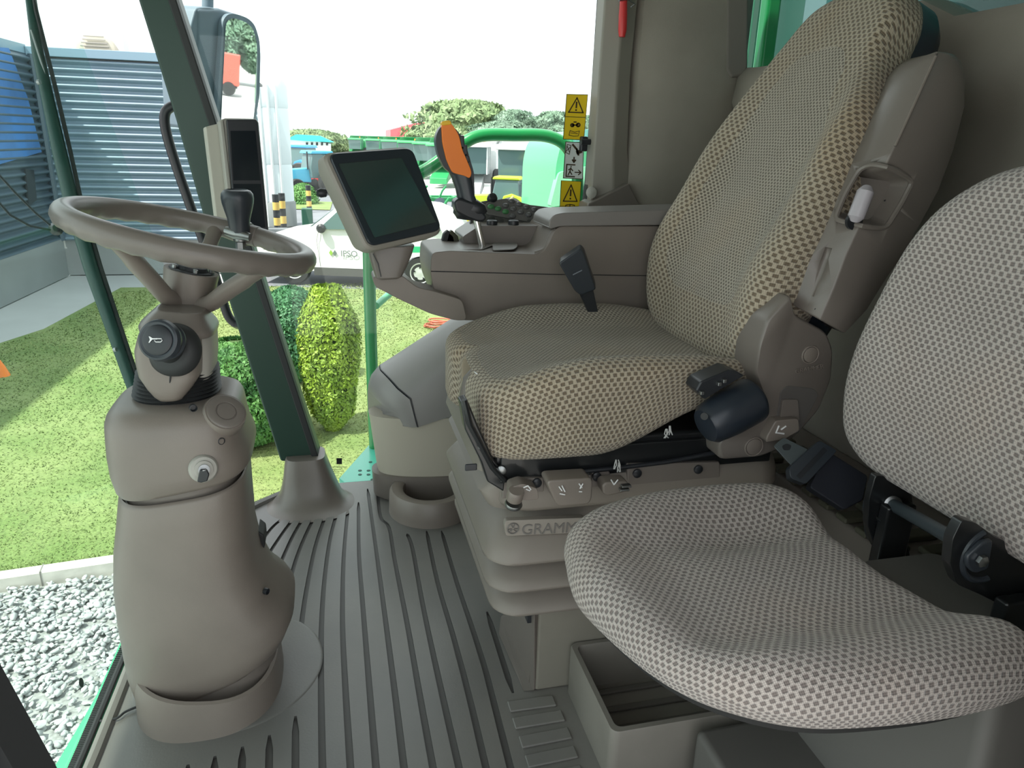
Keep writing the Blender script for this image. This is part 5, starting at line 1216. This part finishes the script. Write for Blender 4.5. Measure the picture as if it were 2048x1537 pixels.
for y, k in ((0.0, .965), (.10, 1.0), (1.55, 1.0), (1.65, .965)):
    S.append([cp_(x if z < .7 else 1.3 + (x - 1.3) * k, z if z < .9 else .9 + (z - .9) * (1 if z < 1.1 else 1), y + (0 if z < 1.0 else (.14 if y < .5 else -.14) * (z - 1.0) / .6 )) for x, z in side])
loft('car_body', S, WHITE, car, angle=35)
def carpoly(nm, pts, m, y=-.012, th=.02, par=car): return prism(nm, [cp_(x, z, y + max(0, (z - 1.0)) * .235) for x, z in pts], cv * th, m, par, bevel=0)
carpoly('side_window', [(.55, 1.12), (.92, 1.46), (1.5, 1.54), (1.5, 1.14)], mat('car_glass', (.06, .12, .11), .15), -.03, .04); carpoly('side_window', [(1.56, 1.14), (1.56, 1.54), (2.3, 1.54), (2.3, 1.15)], MATS['car_glass'], -.03, .04); carpoly('side_window', [(2.38, 1.15), (2.38, 1.53), (2.85, 1.46), (3.0, 1.17)], MATS['car_glass'], -.03, .04)
prism('windscreen', [cp_(.38, 1.16, .08), cp_(.84, 1.5, .16), cp_(.84, 1.5, 1.49), cp_(.38, 1.16, 1.57)], cu * -.02, MATS['car_glass'], car, bevel=0)
carpoly('sill_trim', [(.42, .20), (2.2, .20), (2.2, .36), (.42, .36)], mat('trim_dark', (.08, .08, .08), .6), -.02, .06)
carpoly('green_stripe', [(2.0, .72), (3.4, .74), (3.42, .86), (2.1, .84)], mat('stripe_green', (.03, .42, .18), .4), .01)
for x in (0, 2.58):
    lathe('car_wheel', [(.30, -.10), (.315, -.06), (.315, .06), (.30, .10), (.20, .105)], cp_(x, .315, .10), -cv, BLACKR, car, seg=32, angle=40)
    rm = lathe('wheel_rim', [(.21, .09), (.205, .112), (.17, .10), (.05, .115), (.01, .118)], cp_(x, .315, .10), -cv, mat('rim_silver', (.6, .61, .62), .35, metal=.3), car, seg=32)
    for k in range(5):
        a = 2 * PI * k / 5 + .3; q = cp_(x + .125 * math.cos(a), .315 + .125 * math.sin(a), -.015); lathe('rim_hole', [(.035, 0), (.03, .006)], q, -cv, BLACK, rm, seg=3)
lathe('door_mirror', [(.04, 0), (.09, .05), (.09, .1), (.05, .14)], cp_(.62, 1.14, .02), -cv, BLACK, car, seg=14)
tube('door_handle', [cp_(1.30, .98, -.02), cp_(1.48, .98, -.02)], .018, BLACK, car, seg=6)
tube('door_seam', [cp_(.55, .38, -.003), cp_(.5, .9, -.003), cp_(.55, 1.1, .01)], .006, mat('seam_grey', (.3, .3, .3), .6), car, seg=5); tube('door_seam', [cp_(1.54, .38, -.003), cp_(1.54, 1.1, .01)], .006, MATS['seam_grey'], car, seg=5)
text('car_lettering', 'IPSO', cp_(.98, .60, -.02), cu, V(0, 0, 1), .17, mat('letter_dark', (.12, .16, .15), .5), car, extr=.003)
for dx, c in ((.78, mat('logo_green', (.25, .45, .05), .5)), (.86, MATS['letter_dark'])):
    prism('car_logo', [cp_(dx - .04, .66, -.01), cp_(dx, .72, -.01), cp_(dx + .04, .66, -.01), cp_(dx, .60, -.01)], cv * .012, c, car, bevel=0)
lathe('head_lamp', [(.10, 0), (.08, .03)], cp_(-.62, .74, .05), -cv - cu * .6, GLASSD, car, seg=14)

# ---- outside guard rail of the machine
hr = thing('green_handrail', 'green tubular handrail outside the right window', 'handrail', at(750, 960, Y=2.35))
YH = 2.35
tube('rail_tube', catmull([at(x, y, Y=YH) for x, y in ((756, 1010), (750, 900), (741, 640), (738, 470), (748, 420), (790, 375), (860, 335), (925, 288), (965, 271), (1030, 270), (1092, 272), (1130, 290), (1150, 330), (1156, 380), (1160, 520), (1165, 800))], 6), .0195, GREEN, hr, seg=18)
tube('rail_brace', [at(752, 612, Y=YH + .03), at(800, 570, Y=YH + .25)], .012, GREEN_L, hr, seg=12)
pf = thing('service_platform', 'pale green drilled metal platform outside the side window', 'platform', at(730, 960, Y=2.2))
pz_ = -.02
pp_ = [at(x, y, Z=pz_) for x, y in ((676, 972), (700, 948), (733, 905), (760, 880), (860, 880), (900, 960))]
pp_ = [V(-.0, 2.09, pz_), at(678, 965, Z=pz_) + V(0, .03, 0), at(748, 878, Z=pz_), V(.9, 2.75, pz_), V(.9, 2.09, pz_)]
prism('platform_plate', pp_, (0, 0, -.03), mat('platform_mint', (.08, .50, .36), .35, coat=.3), pf, bevel=.004)
for (x, y) in ((720, 942), (737, 942), (720, 950), (737, 950), (741, 925), (745, 960)): lathe('plate_hole', [(.006, -.001), (.006, .0012)], at(x, y, Z=pz_), V(0, 0, 1), mat('hole_dark', (.01, .08, .06), .6), pf, seg=12)

nh = thing('harvester_side', 'green and grey harvester side seen through the rear window left of the backrest', 'harvester', (3.4, 5.3, GZ))
box('side_panel', (3.6, 5.4, .6), (.3, 3.6, 5.0), mat('harvester_grey_green', (.05, .12, .10), .4), nh, .05)
box('side_post', at(1512, 60, X=3.3), (.2, .12, 3.0), mat('harvester_dark_green', (.01, .10, .05), .4), nh, .03)
box('side_window', (3.42, 4.6, 1.9), (.04, 1.2, 1.2), mat('side_glass_grey', (.16, .22, .24), .2), nh, .02)
# ---- mirror
mr = thing('wing_mirror', 'large grey rear-view mirror hanging outside the corner pillar', 'mirror', at(460, 120, Y=2.45))
YM = 2.45
HM = mat('mirror_housing_grey', (.15, .21, .26), .5, var=.08, vscale=6)
secs = []
mn_ = V(.82, -.57, -.078).normalized(); m0 = at(480, 120, Y=YM)
def onm(pts, off=0): return [on(x, y, m0, mn_) + mn_ * off for x, y in pts]
face = [(446, 40), (456, 28), (470, 27), (496, 36), (510, 50), (519, 80), (521, 110), (519, 190), (508, 262), (432, 262), (438, 150)]
f0 = onm(rp_(face, 10, 3)); back = onm(rp_([(396, 22), (402, 14), (430, 15), (470, 24), (500, 40), (505, 80), (500, 190), (490, 262), (395, 262), (388, 150), (390, 60)], 10, 3), -.10)
K = len(f0); 
fc_ = sum(f0, Vector()) / K
loft('mirror_housing', [[fc_ + (p - fc_) * 1.0 for p in f0], [p - mn_ * .015 for p in f0]], HM, mr, angle=50)
bk = onm(rp_([(404, 16), (430, 14), (446, 18), (444, 150), (430, 262), (395, 262), (389, 150), (392, 60)], 8, 3), -.02)
prism('housing_back', bk, -mn_ * .10, HM, mr, bevel=.015, seg=4)
tp = onm([(404, 16), (450, 17), (490, 30), (515, 60), (520, 110), (505, 262), (400, 262)], -.016)
prism('housing_shell', tp, -mn_ * .08, HM, mr, bevel=.012, seg=3)
gf = onm(rp_([(450, 48), (456, 38), (468, 36), (490, 44), (504, 56), (512, 85), (513, 130), (511, 190), (503, 255), (440, 255), (445, 150)], 8, 3), .0012)
torus_m = mat('mirror_silver', (.86, .93, .92), .015, metal=1)
prism('mirror_glass', gf, mn_ * .002, torus_m, mr, bevel=0)
tube('mirror_arm', [at(415, 30, Y=YM + .03), at(416, -60, Y=YM + .03), at(400, -200, Y=YM)], .016, HM, mr, seg=14)
# ---- grab handle on the pillar (outside)
gh = tube('grab_handle', [at(366, 213, Y=1.99)] + catmull([at(x, y, Y=2.12) for x, y in ((355, 212), (342, 214), (330, 228), (332, 262), (352, 330), (380, 410), (420, 520), (445, 600), (458, 635), (475, 650))], 5) + [at(505, 657, Y=2.0)], .0125, BLACK, None, seg=14); tag(gh, 'long curved black grab handle outside the corner pillar', 'grab handle')
# ---- wiper on the windscreen
wp = thing('windscreen_wiper', 'long dark wiper lying up the curved windscreen', 'wiper', ws_hit(265, 745, -.03))
def wpt(x, y, o_=-.03): return ws_hit(x, y, o_)
tube('wiper_arm', [wpt(50, -60), wpt(60, 0), wpt(76, 107), wpt(96, 200), wpt(118, 300), wpt(142, 400), wpt(182, 536), wpt(220, 644), wpt(255, 745), wpt(292, 850)], [.008, .009, .012, .013, .015, .016, .016, .015, .014, .012], mat('wiper_green_black', (.015, .06, .05), .4), wp, seg=10)
tube('wiper_blade', [wpt(60, -60, -.012), wpt(72, 20, -.012), wpt(112, 180, -.012), wpt(140, 300, -.012), wpt(162, 400, -.012), wpt(202, 536, -.012), wpt(238, 644, -.012), wpt(272, 745, -.012), wpt(305, 850, -.012)], .0045, BLACKR, wp, seg=8)
tube('wiper_hose', [wpt(54, -60, -.045), wpt(70, 80, -.05), wpt(95, 200, -.05), wpt(125, 330, -.05), wpt(128, 400, -.045)], .0025, STEEL, wp, seg=6)
tube('wiper_link', [wpt(62, 60, -.02), wpt(100, 180, -.02), wpt(124, 305, -.02)], .003, STEEL, wp, seg=6)
for (x, y) in ((124, 308), (198, 570), (228, 700), (75, 165)): lathe('wiper_rivet', [(.005, 0), (.005, .006)], wpt(x, y, -.025), V(1, -.3, .2), STEEL, wp, seg=10)
ww = thing('washer_nozzle', 'black washer nozzle with two thin pipes on the windscreen left of the wheel', 'nozzle', ws_hit(112, 458, -.03))
lathe('nozzle_body', [(.012, -.01), (.014, 0), (.008, .012)], wpt(112, 458, -.03), V(.5, -1, .3), BLACK, ww, seg=16)
tube('nozzle_pipe', [wpt(-20, 330), wpt(30, 385), wpt(70, 425), wpt(100, 450)], .0025, BLACK, ww, seg=6); tube('nozzle_pipe', [wpt(-20, 385), wpt(20, 430), wpt(60, 452), wpt(100, 460)], .0025, BLACK, ww, seg=6)

# ---- background yard
def tree(px, py_top, Y, w_, label, m, seed, name='broadleaf_tree', grp='trees behind the machine yard'):
    top = at(px, py_top, Y=Y); h = top.z - GZ; base = V(top.x, Y, GZ)
    t = thing(name, label, 'tree', base, grp)
    tube('trunk', [base, base + V(.1, 0, h * .5)], [.35, .2], mat('bark', (.10, .08, .06), .9), t, seg=8)
    leafy('crown', base + V(0, 0, h * .10), w_ * 1.25, w_, h * .92, 6500, .26 * w_ / 3, m, t, seed, 'oval', amp=.9)
    S = [[base + V(w_ * .7 * r_ * math.cos(2 * PI * q / 10), w_ * .55 * r_ * math.sin(2 * PI * q / 10), h * (.18 + .8 * z_)) for q in range(10)] for r_, z_ in ((.3, .05), (.75, .25), (.75, .5), (.3, .75))]
    loft('crown_core', S, m, t, angle=80); return t
TG = mat('far_tree_green', (.18, .27, .12), .9, vscale=.6, col2=(.28, .36, .19)); TG2 = mat('far_tree_bluegreen', (.15, .25, .17), .9, vscale=.6, col2=(.24, .34, .25))
for (x, y, w_, m, lb, sd) in ((935, 205, 4.2, TG, 'tallest pale green tree right of the red hall', 21), (893, 252, 3.0, TG, 'low pale green tree in front of the red hall', 22), (975, 230, 3.4, TG, 'pale green tree between the tallest tree and the conifers', 23),
                              (1030, 222, 2.0, TG2, 'narrow blue-green tree above the top of the handrail', 24), (1068, 240, 3.0, TG, 'low round tree above the right end of the handrail', 25), (1110, 226, 2.4, TG2, 'blue-green tree just left of the yellow stickers', 26), (1160, 235, 3.2, TG2, 'blue-green tree behind the yellow stickers', 27), (1000, 246, 2.6, TG2, 'blue-green bushy tree low beside the narrow one', 29)):
    D_ = {21: 132, 22: 114, 23: 152, 24: 122, 25: 142, 26: 128, 27: 158, 29: 112}[sd]; tree(x, y, D_, w_ * .95 * D_ / 75, lb, m, sd)
tree(625, 262, 125, 4.0, 'small round tree behind the teal-roofed house', TG, 28); tree(672, 282, 135, 4.4, 'yellow-green tree right of the teal-roofed house', TG, 31)
# buildings
rh = thing('red_hall', 'distant hall with a red roof and white wall', 'building', at(850, 290, Y=175))
def bpx(nm, pts, Y, dep, m, par): return prism(nm, pxpoly(pts, Y=Y), (0, dep, 0), m, par, bevel=0)
bpx('hall_wall', [(788, 300), (788, 272), (868, 262), (905, 262), (905, 300)], 175, 14, mat('hall_white', (.75, .72, .72), .7), rh)
bpx('hall_roof', [(781, 278), (781, 260), (830, 247), (905, 236), (905, 264), (868, 264), (790, 276)], 174.6, 15, mat('hall_red', (.62, .10, .12), .5), rh)
th = thing('teal_house', 'long white house with a teal roof behind the blue machines', 'house', at(620, 300, Y=80))
bpx('house_wall', [(560, 300), (560, 282), (605, 278), (662, 288), (662, 304)], 80, 8, mat('house_white', (.72, .75, .75), .7), th)
bpx('house_roof', [(572, 279), (592, 269), (640, 272), (668, 285), (606, 282)], 79.5, 9, mat('roof_teal', (.03, .45, .45), .5), th)
for x in (612, 622, 632, 642, 652): bpx('window', [(x, 285), (x + 4, 285), (x + 4, 291), (x, 291)], 79.9, .2, GLASSD, th)

# agricultural machines: combine built once with parts, then copied
def wheel(par, c, r, w_, rimc, ax=V(0, -1, 0), nm='wheel'):
    t = lathe(nm, [(r * .55, -w_ * .45), (r * .9, -w_ * .5), (r, -w_ * .35), (r, w_ * .35), (r * .9, w_ * .5), (r * .55, w_ * .45)], c, ax, BLACKR, par, seg=22, angle=40)
    rm = lathe('wheel_rim', [(r * .56, w_ * .40), (r * .5, w_ * .30), (r * .2, w_ * .42), (r * .02, w_ * .44)], c, ax, rimc, t, seg=20)
    return t
MGREEN = mat('combine_green', (.03, .30, .10), .4, coat=.2); MYEL = mat('wheel_yellow', (.75, .6, .02), .5); MGL = mat('machine_glass', (.10, .17, .17), .12)
def combine(label, body, base, grp, rimc, roofc=None):
    t = thing('combine_harvester', label, 'combine harvester', base, grp)
    b = Vector(base)
    def q(x, y, z): return b + V(x, y, z)
    prism('machine_body', [q(x, -1.4, z) for x, z in ((-1.2, 1.0), (-1.3, 2.6), (-.9, 3.3), (2.0, 3.35), (3.4, 2.9), (4.0, 1.8), (3.6, 1.1), (2.4, .9))], (0, 2.8, 0), body, t, bevel=.08)
    prism('grain_tank', [q(-.7, -1.2, 3.2), q(1.6, -1.2, 3.2), q(1.9, -1.5, 3.75), q(-1.0, -1.5, 3.75)], (0, 2.7, 0), body, t, bevel=.03)
    cbn = prism('machine_cab', [q(x, -1.0, z) for x, z in ((-2.9, 1.6), (-3.15, 3.1), (-1.4, 3.2), (-1.3, 1.6))], (0, 2.0, 0), MGL, t, bevel=.06)
    prism('cab_roof', [q(x, -1.1, z) for x, z in ((-3.4, 3.1), (-3.3, 3.35), (-1.3, 3.4), (-1.2, 3.1))], (0, 2.2, 0), roofc or body, t, bevel=.08)
    for x in (-3.05, -2.2, -1.4): box('cab_post', q(x + .0, -1.02, 2.35), (.08, .08, 1.5), body, t, .01)
    prism('feeder_house', [q(x, -.7, z) for x, z in ((-1.6, 1.6), (-3.6, .7), (-3.6, .25), (-1.6, .8))], (0, 1.4, 0), body, t, bevel=.03)
    wheel(t, q(-1.6, -1.55, .95), .95, .6, rimc); wheel(t, q(2.7, -1.35, .62), .62, .4, rimc)
    tube('unloading_auger', [q(-.4, -1.6, 3.3), q(3.9, -1.7, 3.5)], .2, body, t, seg=12)
    prism('side_shield', [q(x, -1.46, z) for x, z in ((-.4, 1.1), (-.4, 2.4), (1.4, 2.5), (2.9, 2.2), (3.1, 1.5), (1.9, 1.1))], (0, .08, 0), mat('shield_dark', (.02, .18, .07), .4), t, bevel=.02)
    for k in range(5): box('ladder_step', q(-1.9 + .05 * k, -1.75, .5 + .3 * k), (.4, .25, .04), DGREY, t, .005)
    lathe('beacon', [(.08, 0), (.08, .16), (.04, .2)], q(-2.2, -.7, 3.4), V(0, 0, 1), ORANGE, t, seg=10)
    return t
def gpos(px, Y): p = at(px, 400, Y=Y); return V(p.x, Y, GZ)
cm = combine('green combine harvester nearest in the yard row, just right of the touch screen', MGREEN, gpos(896, 49), 'green combines in the yard row', MYEL)
cm.rotation_euler = (0, 0, 1.2); cm.scale = (.78,) * 3
for i, (px, Y, rz, lb) in enumerate(((862, 59, 1.22, 'green combine second in the yard row, behind the joystick head'), (828, 69, 1.24, 'green combine third in the yard row, above the touch screen corner'), (792, 80, 1.26, 'green combine fourth in the yard row, above the touch screen'), (758, 91, 1.28, 'green combine fifth in the yard row, above the touch screen'), (722, 103, 1.3, 'farthest green combine at the left end of the yard row'))):
    copy_thing(cm, gpos(px, Y), rz, lb, scale=.78)
wc = combine('white combine harvester with dark cab, seen under the handrail arch', mat('combine_white', (.72, .74, .73), .45), gpos(1060, 31), None, mat('wheel_red', (.5, .05, .07), .5))
wc.rotation_euler = (0, 0, 1.1); wc.scale = (.82,) * 3
w2 = copy_thing(wc, gpos(952, 38), 1.25, 'white combine harvester behind and left of the other white one', scale=.82)
# big green machine right beside the yard edge (behind the stickers)
ng = thing('forage_machine', 'pale green harvester body behind the window stickers', 'harvester', at(1150, 430, Y=12))
bpx('machine_shell', rp_([(1105, 470), (1112, 330), (1122, 288), (1150, 270), (1200, 262), (1260, 262), (1260, 520), (1090, 520), (1095, 440)], 14, 3), 12, 2.2, GREEN_L, ng)
bpx('machine_panel', rp_([(1118, 345), (1190, 330), (1190, 400), (1100, 415)], 8, 3), 11.9, .2, mat('pale_panel', (.2, .5, .32), .35), ng)
bpx('machine_window', [(1150, 262), (1200, 256), (1200, 280), (1150, 284)], 11.9, .1, mat('cab_teal_glass', (.12, .35, .33), .15), ng)
# mower/tedder heads, loaders: yellow-green tractor with big tyre
def tractor(px, Y, label, body, rimc, s=1.0, rz=0.0, nm='tractor'):
    b = gpos(px, Y); t = thing(nm, label, 'tractor', b)
    def q(x, y, z): return b + V(x, y, z) * s
    prism('tractor_hood', [q(x, -.4, z) for x, z in ((-2.3, .9), (-2.3, 1.5), (-1.9, 1.7), (-.3, 1.8), (-.3, .8))], (0, .8 * s, 0), body, t, bevel=.05)
    prism('tractor_cab', [q(x, -.75, z) for x, z in ((-.4, 1.1), (-.5, 1.8), (-.3, 2.75), (1.2, 2.75), (1.3, 1.4), (.9, 1.1))], (0, 1.5 * s, 0), MGL, t, bevel=.04)
    prism('cab_roof', [q(x, -.85, z) for x, z in ((-.5, 2.75), (-.4, 2.95), (1.2, 2.95), (1.35, 2.75))], (0, 1.7 * s, 0), body, t, bevel=.04)
    prism('tractor_fender', [q(x, -1.0, z) for x, z in ((.1, 1.2), (.3, 1.75), (.8, 1.9), (1.4, 1.7), (1.7, 1.1), (1.4, 1.4), (.8, 1.6), (.35, 1.4))], (0, .5 * s, 0), body, t, bevel=.02)
    wheel(t, q(.8, -1.0, .85), .85 * s, .5 * s, rimc); wheel(t, q(-1.7, -.9, .55), .55 * s, .38 * s, rimc)
    tube('exhaust_pipe', [q(-.6, -.5, 1.7), q(-.6, -.5, 2.9)], .06 * s, BLACK, t, seg=8)
    t.rotation_euler = (0, 0, rz); return t
tractor(600, 47, 'blue tractor right of the white tank, in front of the teal-roofed house', mat('tractor_blue', (.04, .28, .75), .4), WHITE, .78, -.5)
tractor(628, 40, 'light blue tractor between the blue one and the touch screen', mat('tractor_skyblue', (.08, .45, .65), .4), WHITE, .72, .5)
tractor(574, 53, 'red tractor half hidden behind the white tank', mat('tractor_red', (.6, .06, .08), .4), mat('wheel_grey', (.5, .5, .5), .5), .72, -.3)
tractor(1003, 27, 'lime-green tractor with a large black tyre under the handrail arch', mat('tractor_lime', (.45, .60, .04), .4), mat('wheel_red', (.5, .05, .07), .5), .56, -.4)
# implements low in the yard
def implement(px, Y, label, m1, m2, w_=2.6, seed=1, nm='field_implement'):
    random.seed(seed); b = gpos(px, Y); t = thing(nm, label, 'farm implement', b)
    def q(x, y, z): return b + V(x, y, z)
    box('implement_frame', q(0, 0, .55), (w_, .16, .16), m1, t, .02); box('implement_frame', q(0, .7, .6), (w_ * .8, .14, .14), m1, t, .02)
    for k in range(3): box('implement_arm', q(-w_ / 3 + k * w_ / 3, .35, .62), (.12, 1.0, .12), m1, t, .02)
    for k in range(4):
        x = -w_ / 2 + (k + .5) * w_ / 4; lathe('implement_disc', [(.30, 0), (.32, .03), (.05, .08)], q(x, -.1, .32), V(.3, -1, 0), m2, t, seg=18)
        tube('implement_tine', [q(x, 0, .6), q(x + .1, -.15, .9), q(x + .25, -.2, 1.1)], .04, m1, t, seg=8)
    lathe('implement_wheel', [(.25, -.08), (.3, 0), (.25, .08)], q(w_ * .45, .4, .3), V(0, -1, 0), BLACKR, t, seg=18)
    return t
implement(905, 24, 'green disc implement low behind the joystick stem', MGREEN, STEEL, 3.0, 1)
implement(960, 22, 'green and yellow implement just above the keypad', MGREEN, MYEL, 2.4, 2)
implement(1075, 20, 'green implement with pale discs left of the lower sticker', MGREEN, mat('pale_straw', (.7, .6, .35), .8), 2.4, 3)
implement(860, 30, 'dark green implement at the right edge of the touch screen', MGREEN, mat('disc_dark', (.1, .12, .16), .5), 3.0, 4)
implement(1028, 25, 'straw-coloured implement in front of the white combine', mat('frame_straw', (.55, .5, .2), .6), STEEL, 2.6, 5)
implement(640, 42, 'red implement beside the left edge of the touch screen', RED, BLACK, 2.0, 6)
# yard behind the cab: only the wing mirror looks at it
sc2 = (m0 - CAM).normalized(); refl = (sc2 - mn_ * 2 * sc2.dot(mn_)).normalized()
rflat = V(refl.x, refl.y, 0).normalized(); side_ = V(-rflat.y, rflat.x, 0); B0 = V(m0.x, m0.y, GZ)
for k, (d, s_, h, lb) in enumerate(((62, -6, 6.2, 'dark green tree at the left of the mirror reflection'), (64, -2.2, 6.6, 'dark green tree in the middle of the mirror reflection'), (66, 1.6, 6.0, 'dark green tree at the right of the mirror reflection'), (68, 5.4, 6.4, 'dark green tree at the edge of the mirror reflection'))):
    b = B0 + rflat * d + side_ * s_; t = thing('broadleaf_tree', lb, 'tree', b, 'trees reflected in the wing mirror')
    tube('trunk', [b, b + V(0, 0, 4)], [.3, .2], MATS['bark'], t, seg=8); leafy('crown', b + V(0, 0, 1.0), 2.4, 2.4, h - 1, 6000, .22, TG2, t, 60 + k, 'oval')
b = B0 + rflat * 50 + side_ * -1.6; rt = thing('red_trailer', 'red farm trailer seen in the wing mirror', 'trailer', b)
box('trailer_body', b + V(0, 0, 1.5), (3.2, 2.2, 1.8), mat('trailer_red', (.65, .10, .07), .45), rt, .05, axes=(side_, rflat, V(0, 0, 1))); box('trailer_chassis', b + V(0, 0, .55), (3.0, 1.8, .2), BLACK, rt, .02, axes=(side_, rflat, V(0, 0, 1)))
for s_ in (-1, 1): lathe('trailer_wheel', [(.38, -.12), (.42, 0), (.38, .12)], b + side_ * s_ + V(0, 0, .42) - rflat * 1.0, rflat, BLACKR, rt, seg=18)
b = B0 + rflat * 42 + side_ * 1.9; gt = thing('green_crate_machine', 'green boxy machine seen in the wing mirror', 'machine', b)
box('machine_body', b + V(0, 0, 1.0), (2.2, 2.0, 1.5), MGREEN, gt, .05, axes=(side_, rflat, V(0, 0, 1)))
for k in range(4): box('machine_bar', b + V(0, 0, .5 + .3 * k) - rflat * 1.03, (2.1, .06, .08), GREEN_L, gt, .01, axes=(side_, rflat, V(0, 0, 1)))
